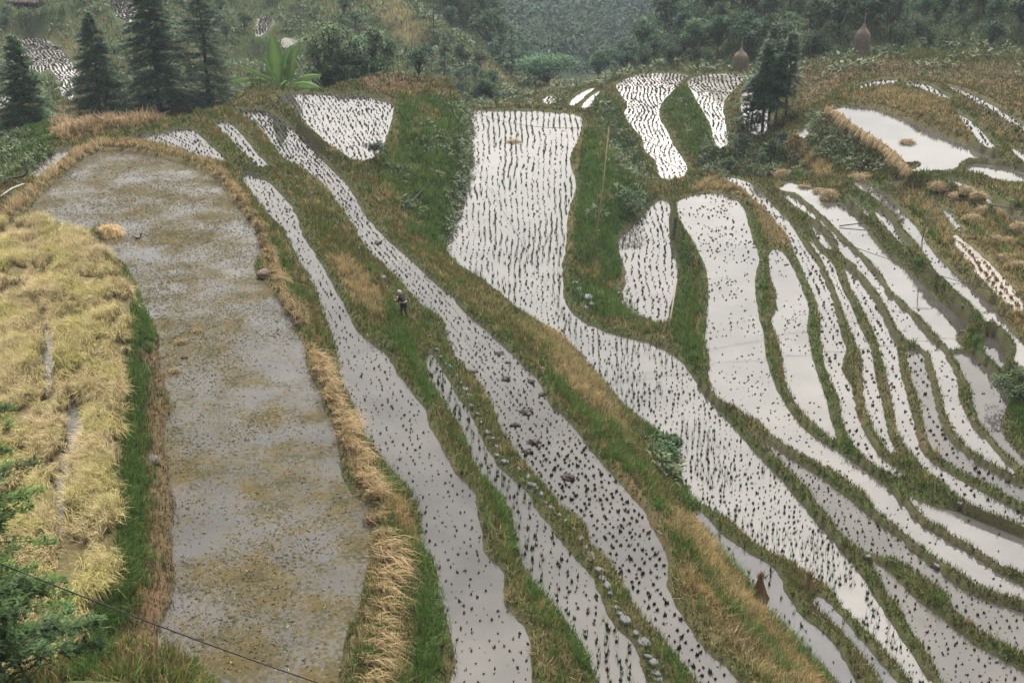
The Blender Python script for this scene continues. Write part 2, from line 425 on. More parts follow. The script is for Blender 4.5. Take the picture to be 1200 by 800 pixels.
# ------------------------------------------------------------------ the paddies: outline (survey coordinates), water level, bund height, bund width, water, planting
PADDIES = {
 'L1': (6.2, .22, .7, 'weedy', None, [(125,177),(160,180),(205,190),(245,206),(266,228),(293,263),(307,284),(300,304),(298,317),(315,337),(337,367),(353,400),(358,424),(370,454),(380,480),(393,514),(407,573),(436,597),(441,606),(432,630),(427,680),(418,715),(402,750),(395,800),(385,870),(160,870),(170,796),(187,746),(197,720),(206,675),(201,650),(203,620),(207,600),(200,570),(197,530),(194,497),(205,474),(190,440),(187,400),(177,377),(168,357),(160,334),(143,307),(123,299),(100,288),(40,275),(-10,290),(-30,282),(20,257),(50,228),(85,196),(105,182)]),
 'L0a': (6.0, .2, .4, 'grey', None, [(75,174),(80,178),(62,196),(42,210),(33,208),(45,195),(60,183)]),
 'L0': (5.9, .2, .5, 'grey', 'dark', [(143,163),(187,156),(217,150),(230,156),(247,172),(263,188),(245,188),(217,178),(187,171),(160,166)]),
 'S2a': (5.5, .2, .5, 'grey', 'dark', [(252,143),(268,144),(282,158),(298,177),(313,194),(304,196),(290,183),(275,168),(260,155)]),
 'S2': (5.2, .2, .5, 'grey', 'sparse', [(283,203),(300,205),(315,215),(335,235),(348,255),(353,274),(370,300),(400,354),(417,387),(450,414),(460,430),(480,457),(497,480),(507,507),(520,533),(533,556),(553,576),(560,610),(567,646),(587,673),(590,706),(610,730),(620,750),(620,796),(626,870),(515,870),(528,800),(533,780),(528,746),(517,700),(510,660),(496,636),(492,610),(487,583),(467,560),(447,534),(427,507),(413,474),(400,449),(395,410),(383,377),(367,334),(350,304),(333,270),(322,258),(305,238),(290,218)]),
 'S3': (4.5, .2, .4, 'grey', 'green2', [(500,417),(508,417),(523,444),(537,467),(557,497),(572,530),(593,556),(613,573),(633,606),(657,633),(677,660),(697,686),(713,726),(737,750),(753,790),(780,860),(722,860),(700,800),(690,770),(673,740),(653,713),(633,690),(617,666),(607,643),(600,606),(587,580),(567,560),(552,532),(543,510),(527,480),(510,454),(500,434)]),
 'S4': (4.2, .2, .6, 'grey', 'stubble', [(273,131),(293,129),(313,130),(337,147),(363,165),(382,192),(400,210),(413,227),(427,253),(440,267),(450,279),(467,292),(500,324),(527,347),(547,370),(580,397),(613,430),(633,450),(643,474),(667,497),(693,530),(720,560),(750,596),(770,630),(782,660),(781,683),(797,720),(827,764),(863,796),(915,860),(855,870),(820,800),(797,773),(773,741),(753,720),(740,696),(720,666),(697,643),(683,613),(660,593),(633,563),(613,536),(603,530),(587,500),(577,474),(560,447),(540,427),(527,407),(520,377),(500,365),(480,343),(460,320),(432,294),(417,267),(397,240),(383,220),(353,197),(333,187),(310,156),(293,140)]),
 'K': (4.8, .25, .7, 'pale', 'dark', [(322,116),(345,110),(375,110),(410,111),(440,115),(460,124),(457,145),(450,165),(438,185),(418,190),(398,178),(380,165),(362,148),(345,130)]),
 'M': (0.0, .18, .6, 'pale', 'green', [(550,131),(580,130),(620,130),(650,132),(680,137),(678,160),(667,187),(675,217),(665,250),(663,287),(658,317),(662,354),(677,374),(700,385),(727,394),(753,400),(777,410),(800,426),(817,452),(842,480),(862,505),(885,532),(910,558),(935,586),(950,605),(970,627),(985,647),(1005,670),(1020,695),(1040,725),(1060,757),(1082,784),(1110,830),(1090,830),(1060,790),(1027,750),(993,720),(967,687),(933,663),(890,640),(850,606),(817,590),(800,560),(790,532),(783,518),(763,500),(737,480),(717,457),(693,430),(680,414),(657,394),(633,380),(607,364),(587,344),(560,324),(528,304),(525,284),(531,267),(535,247),(547,213),(555,187),(550,162),(555,147)]),
 'S5': (0.5, .18, .45, 'dark', 'fringe', [(813,606),(820,601),(850,630),(880,650),(907,667),(917,690),(933,716),(957,736),(980,760),(1000,796),(1030,840),(1000,840),(980,796),(950,770),(930,746),(900,720),(893,700),(873,676),(855,660),(843,640),(820,616)]),
 'S5b': (0.25, .18, .4, 'dark', 'fringe', [(954,700),(962,700),(980,716),(1000,740),(1018,762),(1040,788),(1062,820),(1045,820),(1030,795),(1012,770),(995,750),(975,730),(955,710)]),
 'R0': (0.15, .18, .5, 'grey', 'stubble', [(890,514),(902,520),(930,540),(955,556),(980,575),(997,587),(1012,599),(1035,617),(1055,632),(1075,650),(1095,663),(1110,677),(1125,690),(1150,701),(1175,710),(1200,717),(1270,738),(1270,800),(1200,766),(1182,757),(1162,747),(1137,730),(1115,710),(1107,695),(1087,680),(1062,662),(1040,652),(1022,652),(1005,642),(987,627),(975,610),(957,587),(935,560),(912,537)]),
 'R0b': (0.05, .16, .4, 'grey', 'stubble', [(1021,658),(1028,659),(1040,670),(1057,687),(1075,705),(1100,722),(1125,742),(1140,755),(1167,770),(1200,790),(1260,830),(1115,840),(1103,805),(1090,770),(1080,757),(1065,732),(1050,707),(1037,690),(1027,672)]),
 'R1': (0.3, .13, .5, 'pale', 'litter', [(794,237),(807,231),(827,227),(845,227),(862,234),(872,247),(876,262),(882,282),(889,305),(884,325),(885,350),(890,375),(894,392),(897,417),(904,445),(917,470),(932,492),(950,510),(970,522),(992,537),(1012,550),(1030,565),(1050,583),(1065,600),(1080,615),(1100,627),(1122,640),(1142,652),(1160,665),(1185,680),(1200,687),(1270,715),(1270,732),(1200,704),(1175,696),(1150,686),(1132,675),(1112,662),(1080,641),(1060,625),(1045,611),(1025,595),(1015,580),(987,558),(965,545),(942,532),(920,520),(900,505),(887,492),(872,486),(862,477),(842,467),(832,450),(831,422),(827,397),(830,355),(830,330),(825,307),(812,282),(797,257)]),
 'RX': (.45, .13, .4, 'pale', 'few', [(1050,574),(1062,580),(1075,587),(1100,596),(1125,601),(1137,605),(1162,615),(1200,630),(1270,662),(1270,704),(1200,672),(1175,662),(1150,650),(1125,633),(1107,620),(1085,607),(1072,597),(1060,585)]),
 'R2': (0.42, .13, .45, 'pale', 'litter', [(902,297),(910,292),(920,300),(930,317),(940,340),(947,360),(945,385),(950,412),(957,437),(967,467),(972,490),(980,515),(970,509),(955,496),(937,477),(927,460),(920,440),(917,415),(909,390),(905,375),(910,362),(910,342),(904,327),(902,310)]),
 'R3': (0.55, .13, .4, 'pale', 'dark', [(847,208),(862,209),(880,216),(892,227),(905,242),(920,256),(928,268),(937,282),(955,305),(965,327),(975,352),(980,375),(984,392),(990,410),(984,432),(995,452),(1000,470),(1005,492),(1020,520),(1035,540),(1062,558),(1050,557),(1025,544),(1005,526),(995,510),(987,487),(985,470),(977,450),(970,437),(965,412),(963,385),(960,360),(950,335),(942,317),(932,295),(924,277),(914,265),(905,253),(887,237),(872,223),(855,213)]),
 'R4': (0.68, .13, .4, 'pale', 'dark', [(950,283),(957,293),(967,302),(977,315),(984,335),(997,360),(1006,384),(1017,402),(1022,427),(1025,447),(1032,472),(1037,497),(1042,515),(1048,530),(1040,528),(1031,513),(1020,490),(1014,467),(1013,437),(1009,415),(1000,392),(992,372),(983,348),(974,325),(961,305)]),
 'R4b': (0.74, .13, .35, 'pale', 'dark', [(952,263),(959,270),(969,280),(976,293),(969,291),(960,281)]),
 'R5': (0.8, .13, .4, 'pale', 'rows', [(991,315),(1000,322),(1017,342),(1030,362),(1041,386),(1049,400),(1051,420),(1057,447),(1065,477),(1072,505),(1076,522),(1085,536),(1100,549),(1125,564),(1150,578),(1175,591),(1200,603),(1270,640),(1270,652),(1200,619),(1165,605),(1150,596),(1120,577),(1100,560),(1080,545),(1070,530),(1057,515),(1051,490),(1046,467),(1041,440),(1036,422),(1029,398),(1018,374),(1009,355),(999,338)]),
 'R6': (0.9, .13, .4, 'grey', 'rows', [(1065,413),(1072,411),(1080,417),(1084,430),(1091,452),(1096,477),(1107,507),(1125,528),(1145,542),(1170,556),(1200,573),(1270,608),(1270,624),(1200,591),(1175,576),(1155,565),(1137,556),(1120,547),(1100,532),(1090,520),(1085,500),(1079,475),(1072,452),(1066,430)]),
 'R7': (1.05, .13, .4, 'pale', 'litter', [(919,229),(928,230),(942,241),(960,257),(975,272),(992,289),(1012,307),(1027,325),(1037,342),(1055,360),(1075,379),(1092,399),(1107,417),(1119,440),(1122,465),(1128,482),(1140,500),(1157,520),(1175,540),(1188,553),(1186,556),(1175,550),(1150,536),(1127,519),(1115,497),(1107,475),(1099,445),(1091,422),(1083,409),(1062,396),(1050,380),(1038,358),(1020,335),(1005,313),(990,300),(977,283),(962,263),(945,250),(930,240)]),
 'R8': (1.2, .13, .45, 'pale', 'few', [(914,222),(922,216),(930,215),(937,219),(955,222),(965,231),(975,238),(984,238),(1000,249),(1010,262),(1017,275),(1032,292),(1052,310),(1075,330),(1095,350),(1115,365),(1130,382),(1121,389),(1119,399),(1126,410),(1115,410),(1100,396),(1082,376),(1062,359),(1045,342),(1032,322),(1015,302),(997,285),(980,267),(962,250),(945,236),(925,226)]),
 'R9': (1.12, .13, .4, 'grey', 'few', [(1117,416),(1132,414),(1150,425),(1165,442),(1177,460),(1180,477),(1172,492),(1175,510),(1188,526),(1200,540),(1206,552),(1195,545),(1175,529),(1165,517),(1150,497),(1142,475),(1135,450),(1125,430)]),
 'R10': (1.5, .13, .4, 'grey', 'few', [(1155,392),(1170,402),(1179,417),(1176,437),(1165,430),(1154,416)]),
 'R11': (2.2, .13, .4, 'pale', 'litter', [(1000,215),(1010,214),(1020,218),(1035,227),(1050,242),(1065,257),(1080,277),(1092,295),(1112,315),(1132,332),(1150,347),(1165,362),(1180,382),(1200,405),(1240,440),(1225,452),(1200,437),(1182,412),(1170,395),(1150,370),(1132,350),(1115,335),(1097,317),(1085,298),(1070,279),(1055,265),(1042,250),(1032,237),(1017,227)]),
 'R12': (1.9, .13, .35, 'pale', 'dark', [(1025,247),(1035,249),(1046,261),(1053,274),(1066,291),(1057,285),(1048,276),(1039,267),(1030,257)]),
 'R13': (1.7, .13, .3, 'pale', None, [(994,231),(1003,236),(1012,244),(1018,253),(1009,249),(1000,240)]),
 'TR': (4.0, .2, .6, 'pale', None, [(977,127),(1000,125),(1022,126),(1050,135),(1075,147),(1100,157),(1125,167),(1150,179),(1172,190),(1148,187),(1128,189),(1117,199),(1095,201),(1071,202),(1062,192),(1047,177),(1025,164),(1005,150),(987,137)]),
 'TR2': (3.8, .2, .5, 'pale', None, [(1130,197),(1140,192),(1162,193),(1187,199),(1200,202),(1260,216),(1260,232),(1200,215),(1180,215),(1152,207),(1137,203)]),
 'TR3': (4.25, .2, .5, 'pale', 'few', [(1182,170),(1200,182),(1230,200),(1230,206),(1200,190),(1189,180)]),
 'TR4': (2.9, .13, .4, 'pale', None, [(1045,214),(1060,209),(1072,207),(1063,213),(1050,217)]),
 'TR5': (3.7, .2, .4, 'pale', 'few', [(1100,209),(1117,210),(1137,219),(1157,231),(1175,245),(1200,257),(1240,276),(1240,286),(1200,265),(1185,257),(1165,243),(1150,233),(1130,222),(1115,214)]),
 'TR6': (4.2, .2, .35, 'pale', None, [(1170,229),(1182,236),(1181,240),(1174,236)]),
 'TR7': (2.7, .13, .4, 'mud', 'brown', [(1117,276),(1130,283),(1150,300),(1170,320),(1188,340),(1198,362),(1190,365),(1170,346),(1150,327),(1130,302)]),
 'TR8': (2.7, .13, .35, 'pale', 'dark', [(1104,243),(1112,249),(1121,260),(1130,271),(1123,270),(1113,260)]),
 'TRs': (1.3, .2, .4, 'pale', None, [(931,158),(945,150),(953,148),(949,156),(942,162)]),
 'B1': (4.2, .2, .5, 'pale', 'frows', [(1004,104),(1017,97),(1040,93),(1062,94),(1048,99),(1025,102)]),
 'B2': (4.4, .2, .5, 'pale', 'frows', [(1055,100),(1075,97),(1092,102),(1107,111),(1117,120),(1102,116),(1080,106)]),
 'B3': (4.6, .2, .6, 'pale', 'frows', [(1110,101),(1130,107),(1150,116),(1175,131),(1200,147),(1240,168),(1240,175),(1200,153),(1175,138),(1150,124),(1127,112)]),
 'B4': (4.5, .2, .5, 'pale', 'frows', [(1122,132),(1140,145),(1155,160),(1164,172),(1161,180),(1151,170),(1136,152)]),
 'P': (-1.3, .2, .5, 'pale', 'rows', [(772,235),(779,235),(785,245),(787,277),(791,300),(793,327),(784,360),(779,384),(760,376),(740,367),(730,354),(734,320),(728,300),(725,282),(733,271),(745,262),(755,250)]),
 'F1': (-2.5, .2, .7, 'far', 'frows', [(722,100),(737,91),(760,86),(785,86),(809,90),(797,99),(785,110),(775,122),(772,137),(782,155),(790,172),(802,190),(804,202),(797,210),(782,213),(772,205),(769,190),(756,177),(754,165),(747,157),(736,143),(732,132),(735,124),(725,107)]),
 'F2': (-1.2, .2, .7, 'far', 'frows', [(806,97),(817,90),(840,87),(865,87),(880,90),(866,100),(855,110),(847,125),(850,145),(852,162),(850,172),(840,174),(836,162),(832,145),(820,125),(812,110)]),
 'F3': (-0.9, .2, .6, 'far', None, [(869,112),(880,106),(893,116),(901,136),(899,152),(888,160),(876,152),(870,134)]),
 'F4': (-4.0, .2, .6, 'far', None, [(667,123),(675,113),(687,106),(696,104),(685,115),(675,124)]),
 'F5': (-3.8, .2, .6, 'far', None, [(681,127),(690,115),(703,107),(696,116),(690,127)]),
 'F6': (-4.5, .2, .6, 'far', 'frows', [(635,120),(644,112),(650,117),(648,123)]),
 'A1': (-4.0, .25, .9, 'far', 'frows', [(13,52),(30,45),(53,46),(68,56),(78,66),(88,80),(92,92),(86,112),(80,120),(73,112),(67,92),(58,82),(45,87),(25,94),(15,104),(6,97),(4,72)]),
 'A1b': (-4.6, .2, .7, 'far', 'frows', [(-25,108),(8,107),(12,118),(5,130),(-25,134)]),
 'A2': (0.0, .25, .9, 'far', 'frows', [(127,-4),(129,8),(137,20),(147,25),(155,25),(159,13),(163,-4),(160,-18),(135,-18)]),
 'A3': (-3.0, .25, .8, 'far', 'frows', [(302,22),(310,18),(322,25),(310,38),(300,44)]),
 'A4': (-5.0, .2, .8, 'far', None, [(330,54),(333,44),(348,48),(337,56)]),
 'G1': (7.5, .0, .2, 'grey', None, [(50,386),(58,390),(63,420),(59,450),(52,470),(49,440)]),
 'G2': (7.5, .0, .2, 'grey', None, [(80,470),(93,480),(97,510),(87,540),(78,560),(75,600),(72,630),(60,630),(62,590),(68,550),(75,520)]),
}
RICE = (7.6, [(-120,262),(0,262),(60,262),(105,282),(140,318),(153,340),(151,370),(147,400),(142,440),(138,480),(140,533),(138,580),(135,620),(133,660),(128,690),(108,720),(84,760),(65,800),(60,900),(-260,900)])

# ------------------------------------------------------------------ terrain sheet
def axis_x():
    xs, x = [0.0], 0.0
    while x < 1600:
        d = 0.22 if x < 27 else 0.22 + (x - 27) * 0.0085 if x < 62 else 0.52 + (x - 62) * 0.011 if x < 115 else 1.1 * 1.13 ** ((len(xs)) - k0)
        if x < 115: k0 = len(xs)
        x += d; xs.append(x)
    xs = np.array(xs)
    return np.concatenate([-xs[:0:-1], xs])


def axis_y():
    ys, y = [24.0], 24.0
    while y < 1700:
        d = 0.22 if y < 72 else 0.22 + (y - 72) * 0.0042 if y < 150 else 0.55 + (y - 150) * 0.008 if y < 260 else 1.5 * 1.12 ** (len(ys) - k0)
        if y < 260: k0 = len(ys)
        y += d; ys.append(y)
    b, y, d = [], 24.0, 0.5
    while y > -300:
        y -= d; d *= 1.25; b.append(y)
    return np.array(b[::-1] + ys)


XS, YS = axis_x(), axis_y()
X, Y = np.meshgrid(XS, YS)
NY, NX = X.shape
Z = np.full(X.shape, np.nan)


def box_slice(x0, x1, y0, y1):
    return (slice(max(np.searchsorted(YS, y0) - 1, 0), np.searchsorted(YS, y1) + 1),
            slice(max(np.searchsorted(XS, x0) - 1, 0), np.searchsorted(XS, x1) + 1))


def stamp(x, y, z, r):
    s = box_slice(x - r, x + r, y - r, y + r)
    k = (X[s] - x) ** 2 + (Y[s] - y) ** 2 <= r * r
    if not k.any():
        j, i = np.argmin(abs(YS - y)), np.argmin(abs(XS - x)); Z[j, i] = z; return
    Z[s][k] = z


def ground_line(pts, r=1.0, step=1.5):
    """height along a surveyed line; pts = (px, py, z)"""
    P = [at_z(a, b, c) for a, b, c in pts]
    for a, b in zip(P[:-1], P[1:]) if len(P) > 1 else [(P[0], P[0])]:
        n = max(1, int(np.linalg.norm(b - a) / step))
        for k in range(n + 1):
            q = a + (b - a) * k / n
            stamp(q[0], q[1], q[2], r)
    return P


def world_line(pts, r=2.0, step=4.0):
    P = [np.array(p, float) for p in pts]
    for a, b in zip(P[:-1], P[1:]) if len(P) > 1 else [(P[0], P[0])]:
        n = max(1, int(np.linalg.norm(b - a) / step))
        for k in range(n + 1):
            q = a + (b - a) * k / n
            stamp(q[0], q[1], q[2], r)


# outer rim and the hillside the camera stands on
Z[0, :] = 36; Z[-1, :] = 26; Z[:, 0] = 30; Z[:, -1] = 26
world_line([(-60, 3, 27), (-20, 1, 26.5), (0, 0, 26.5), (20, 1, 26), (70, 3, 24)], 1.5)
world_line([(-60, 16, 15), (-14, 14, 15), (0, 14, 14.5), (14, 14, 13), (70, 16, 10)], 1.0)
world_line([(-30, 23, 9.2), (-12, 23, 8.6), (-6, 24, 6.5), (6, 24, 5.5), (16, 25, 4), (24, 28, 2.5), (60, 30, 3)], 0.7)
# left edge of the ridge and the fall behind it
ground_line([(-60, 235, 6.2), (0, 225, 6.2), (30, 212, 6.2), (60, 180, 6.2), (75, 168, 6.3)], 0.7)
ground_line([(70, 158, 6.5), (110, 148, 6.6), (160, 143, 6.4), (190, 138, 6.2), (250, 131, 5.8)], 1.2)
ground_line([(-80, 205, 1.5), (0, 185, 2.2), (30, 165, 3.0), (60, 142, 4.0)], 1.0)
world_line([(-75, 85, -3), (-66, 105, -3), (-58, 125, -2.5), (-30, 134, 0.5), (-18, 136, 2)], 3)
ground_line([(300, 104, 5.2), (340, 103, 5.4), (400, 100, 5.6), (430, 90, 5.8), (470, 84, 5.9), (520, 88, 5.4)], 0.8)
ground_line([(415, 98, 5.5), (500, 100, 5.5)], 0.8)
ground_line([(470, 110, 4.9), (500, 115, 4.6), (530, 110, 4.4)], 0.8)
ground_line([(462, 150, 4.4), (455, 190, 4.2), (447, 225, 4.3)], 0.7)
ground_line([(528, 122, 4.2), (516, 165, 3.9), (503, 210, 3.4), (503, 250, 2.4), (515, 285, 1.6)], 0.8)

ground_line([(480, 290, 3.6), (530, 335, 3.4), (570, 360, 3.2)], 0.5)
world_line([(-32, 150, -4), (-10, 160, -5), (6, 152, -4), (14, 146, -4)], 3)
# knoll right of the long paddy
ground_line([(694, 150, .9), (701, 180, 1.3), (703, 215, 1.4), (699, 255, 1.2), (688, 300, .6)], 0.6)
ground_line([(725, 200, .8), (742, 212, .4), (758, 224, -.2)], 0.6)
ground_line([(722, 268, -.9), (722, 300, -1.0), (727, 345, -.9)], 0.4)
ground_line([(765, 222, -1.2), (785, 222, -1.2), (800, 216, -1.3)], 0.8)
ground_line([(700, 340, .3), (715, 366, .2), (690, 345, .4)], 0.5)
world_line([(14, 132, -3.5), (20, 122, -3.5), (27, 112, -3)], 1.5)
# gully between the knoll and the upper right terraces
ground_line([(790, 222, -1.6), (850, 196, -2.6), (890, 196, -2.4), (925, 200, -1.2)], 1.5)
ground_line([(812, 190, -3.0), (840, 185, -2.6), (880, 178, -2.0), (920, 172, -.6)], 1.2)
ground_line([(805, 130, -1.9), (815, 160, -2.2), (822, 175, -2.6)], 0.8)
ground_line([(700, 120, -3.2), (712, 150, -3.6), (735, 190, -3.8), (760, 215, -3.2)], 1.0)
ground_line([(860, 130, -.8), (870, 165, -1.2), (905, 160, -.6), (930, 150, .6)], 1.0)
ground_line([(948, 168, 1.0), (965, 190, 1.1), (985, 203, 1.3), (1010, 207, 1.6), (1040, 206, 2.2)], 0.6)
ground_line([(935, 206, .6), (985, 212, 1.4)], 0.6)
# hump behind the bright upper right paddy, and the fallow fields
ground_line([(1010, 115, 4.3), (1050, 112, 4.7), (1085, 122, 4.95), (1110, 140, 4.9), (1135, 165, 4.6)], 1.5)
ground_line([(1175, 160, 4.5), (1200, 166, 4.6)], 1.0)
ground_line([(940, 130, 1.0), (955, 108, 1.2), (1000, 92, 2.2), (1060, 85, 2.6), (1120, 88, 3.0), (1200, 108, 3.6), (1290, 140, 4.2)], 1.5)
ground_line([(930, 92, 0), (960, 84, .6), (1010, 72, 1.0), (1100, 72, 1.6), (1200, 76, 2.0), (1320, 85, 2.4)], 2.0)
ground_line([(1085, 235, 2.6), (1120, 232, 2.9), (1160, 262, 3.0), (1195, 300, 3.0), (1215, 340, 2.9)], 0.6)
ground_line([(1180, 222, 4.2), (1240, 250, 4.6)], 0.8)
ground_line([(1210, 410, 2.0), (1280, 470, 2.4)], 1.0)
ground_line([(1075, 230, 2.5), (1100, 270, 2.5), (1130, 310, 2.5)], 0.4)
# valley floor and the wooded slope beyond
foot = ground_line([(700, 96, -6.5), (760, 82, -4.2), (820, 80, -2.6), (870, 79, -1.8), (930, 80, -1), (1000, 62, .6), (1100, 58, 1.0), (1200, 60, 1.2), (1350, 62, 1.4)], 1.5)
for k in range(len(foot) - 1):
    if k == 0: continue
    for rise, back in ((2.0, 8), (5.5, 25), (10, 60), (16, 120)):
        a, b = foot[k], foot[k + 1]
        rise = rise * (.25 if k == 1 else .7 if k == 2 else 1)
        off = np.array([0.25 * back if k < 3 else 0.1 * back, back, 0])
        world_line([(*(a + off)[:2], a[2] + rise), (*(b + off)[:2], b[2] + rise)], 2.0)
ground_line([(640, 102, -7.5), (610, 108, -7.5)], 2)
world_line([(9, 215, -12), (20, 270, -27), (34, 340, -40), (55, 450, -52), (80, 600, -58)], 5)
world_line([(-20, 660, -48), (60, 690, -46), (160, 700, -40)], 20)
world_line([(-60, 780, -12), (60, 840, -4), (220, 830, 2)], 30)
world_line([(-140, 1000, 30), (100, 1080, 36), (300, 1020, 30)], 50)
world_line([(90, 330, 8), (110, 420, 8), (150, 520, 10)], 10)
world_line([(-6, 250, -10), (-16, 262, -5), (-30, 285, 2)], 4)
world_line([(-14, 290, 3), (-36, 310, 8), (-80, 320, 11)], 6)
# spur with the dry fields on its crest, and the left hillside
ground_line([(606, 105, -8), (585, 90, -7), (560, 72, -5.5), (520, 45, -3), (490, 22, -1.5), (450, 0, 0), (430, -14, 1.5)], 1.5)
ground_line([(500, 70, -6.5), (460, 55, -5), (430, 40, -4)], 2)
world_line([(-75, 262, 3.5), (-46, 255, 1.5), (-120, 262, 5), (-200, 250, 12)], 6)
world_line([(-60, 300, 8), (-120, 300, 10), (-220, 290, 16)], 8)
ground_line([(30, 30, -2.5), (60, 28, -2.2), (100, 30, -1.6), (200, 40, -3), (260, 40, -3.6), (330, 30, -3.6), (400, 10, -1)], 1.5)
ground_line([(20, 8, 1), (60, 5, 1.2), (100, 0, 1.4)], 1.5)
ground_line([(100, 110, -4.2), (160, 90, -4.6), (230, 80, -5.5), (300, 75, -6.5), (360, 70, -7)], 2)
ground_line([(-40, 80, -3), (-60, 40, 0), (-80, 0, 3)], 2)
world_line([(-130, 180, 4), (-160, 120, 8), (-150, 60, 10)], 6)
world_line([(130, 120, 9), (150, 180, 12), (100, 60, 6), (90, 35, 4)], 6)

# bunds and beds
DMIN = np.full(X.shape, 9.0)
INSIDE = np.zeros(X.shape, bool)
POLY, DLOC = {}, {}
bund = np.full(X.shape, -np.inf)
RAW = {}
for key, (h, bh, bw, wk, st, pts) in PADDIES.items():
    W = at_z(*np.array(smooth_loop(pts, 3)).T, h)[:, :2]
    POLY[key] = W
    m = 2.0
    s = box_slice(W[:, 0].min() - m, W[:, 0].max() + m, W[:, 1].min() - m, W[:, 1].max() + m)
    xs, ys = X[s], Y[s]
    wob = (fbm(xs * 0.9, ys * 0.9, 5) - 0.5) * 0.30 + (fbm(xs * 2.6, ys * 2.6, 9, 2) - 0.5) * 0.16
    d = sdf(W, xs, ys) + wob * (0.4 if key[0] == 'R' else 0.75) - (.08 if key[0] == 'R' and key[1] in '345678' else .04)
    RAW[key] = (s, d)
for key, (h, bh, bw, wk, st, pts) in PADDIES.items():   # a higher paddy keeps a bund's width away from its lower neighbours
    s, d = RAW[key]
    d = d.copy()
    for k2, (s2, d2) in RAW.items():
        if k2 == key or PADDIES[k2][0] >= h: continue
        a0, a1 = max(s[0].start, s2[0].start), min(s[0].stop, s2[0].stop)
        b0, b1 = max(s[1].start, s2[1].start), min(s[1].stop, s2[1].stop)
        if a0 >= a1 or b0 >= b1: continue
        v = d[a0 - s[0].start:a1 - s[0].start, b0 - s[1].start:b1 - s[1].start]
        np.maximum(v, .32 - d2[a0 - s2[0].start:a1 - s2[0].start, b0 - s2[1].start:b1 - s2[1].start], out=v)
    DLOC[key] = (s, d)
    DMIN[s] = np.minimum(DMIN[s], d)
    k = (d > 0) & (d < bw)
    zc = h + bh * sstep(0, 0.34, d) + 0.02
    bund[s] = np.where(k, np.maximum(bund[s], zc), bund[s])
RW = at_z(*np.array(smooth_loop(RICE[1], 3)).T, RICE[0])[:, :2]
s = box_slice(RW[:, 0].min() - 2, RW[:, 0].max() + 2, RW[:, 1].min() - 2, RW[:, 1].max() + 2)
RD = np.full(X.shape, 9.0)
RD[s] = sdf(RW, X[s], Y[s]) + (fbm(X[s] * 1.2, Y[s] * 1.2, 15) - 0.5) * 0.5
rk = RD < 0
bund[rk] = np.maximum(bund[rk], RICE[0])
hk = np.isfinite(bund)
Z[hk] = bund[hk]
owner = np.full(X.shape, -1)
for n, (key, (s, d)) in enumerate(DLOC.items()):
    h = PADDIES[key][0]
    k = d <= 0
    if DEBUG and (owner[s][k] >= 0).any():
        for o in np.unique(owner[s][k]):
            if o >= 0: print("overlap", key, list(PADDIES)[o], int((owner[s][k] == o).sum()))
    bed = h - 0.28 * sstep(0, -0.5, d) - 0.04 * sstep(0, -0.12, d)
    cur = Z[s]
    take = k & ((owner[s] < 0) | (bed < cur))
    cur[take] = bed[take]; Z[s] = cur
    o = owner[s]; o[take] = n; owner[s] = o
    INSIDE[s] |= k

# everything between: a membrane through the known heights, coarse to fine
FIX = ~np.isnan(Z)


def relax(zz, fx, it, w):
    for _ in range(it):
        p = np.pad(zz, 1, mode='edge')
        a = 0.25 * (p[:-2, 1:-1] + p[2:, 1:-1] + p[1:-1, :-2] + p[1:-1, 2:])
        zz = np.where(fx, zz, zz + w * (a - zz))
    return zz


prev = None
for st in (16, 8, 4, 2, 1):
    jj, ii = np.arange(0, NY, st), np.arange(0, NX, st)
    if st == 1:
        zz, fx = Z.copy(), FIX
    else:
        zs, cs = np.zeros((len(jj), len(ii))), np.zeros((len(jj), len(ii)))
        J, I = np.nonzero(FIX)
        jb, ib = np.minimum((J + st // 2) // st, len(jj) - 1), np.minimum((I + st // 2) // st, len(ii) - 1)
        np.add.at(zs, (jb, ib), Z[J, I]); np.add.at(cs, (jb, ib), 1)
        fx = cs > 0
        zz = np.where(fx, zs / np.maximum(cs, 1), np.nan)
    if prev is None:
        g = np.where(fx, zz, 5.0)
    else:
        pj, pi = np.clip(jj / (2 * st), 0, prev.shape[0] - 1.001), np.clip(ii / (2 * st), 0, prev.shape[1] - 1.001)
        j0, i0 = pj.astype(int), pi.astype(int)
        fj, fi = (pj - j0)[:, None], (pi - i0)[None]
        j1, i1 = np.minimum(j0 + 1, prev.shape[0] - 1), np.minimum(i0 + 1, prev.shape[1] - 1)
        g = (prev[np.ix_(j0, i0)] * (1 - fj) * (1 - fi) + prev[np.ix_(j1, i0)] * fj * (1 - fi)
             + prev[np.ix_(j0, i1)] * (1 - fj) * fi + prev[np.ix_(j1, i1)] * fj * fi)
        g = np.where(fx, zz, g)
    prev = relax(g, fx, {16: 600, 8: 250, 4: 150, 2: 80, 1: 50}[st], 1.0)
Z = prev
# soften creases outside the paddies, then roughen
free = DMIN > 0.45
for _ in range(3):
    p = np.pad(Z, 1, mode='edge')
    Z = np.where(free, 0.25 * (p[:-2, 1:-1] + p[2:, 1:-1] + p[1:-1, :-2] + p[1:-1, 2:]), Z)
amp = sstep(0.1, 1.0, DMIN)
dist = np.hypot(X, Y)
Z += amp * ((fbm(X * 0.55, Y * 0.55, 21, 4) - 0.5) * (.35 + .5 * sstep(.8, 2, DMIN)) + sstep(2, 8, DMIN) * (fbm(X * 0.12, Y * 0.12, 31, 4) - 0.5) * 2.2)
Z += sstep(0.0, 0.4, DMIN) * (fbm(X * 1.9, Y * 1.9, 41, 2) - 0.5) * 0.12


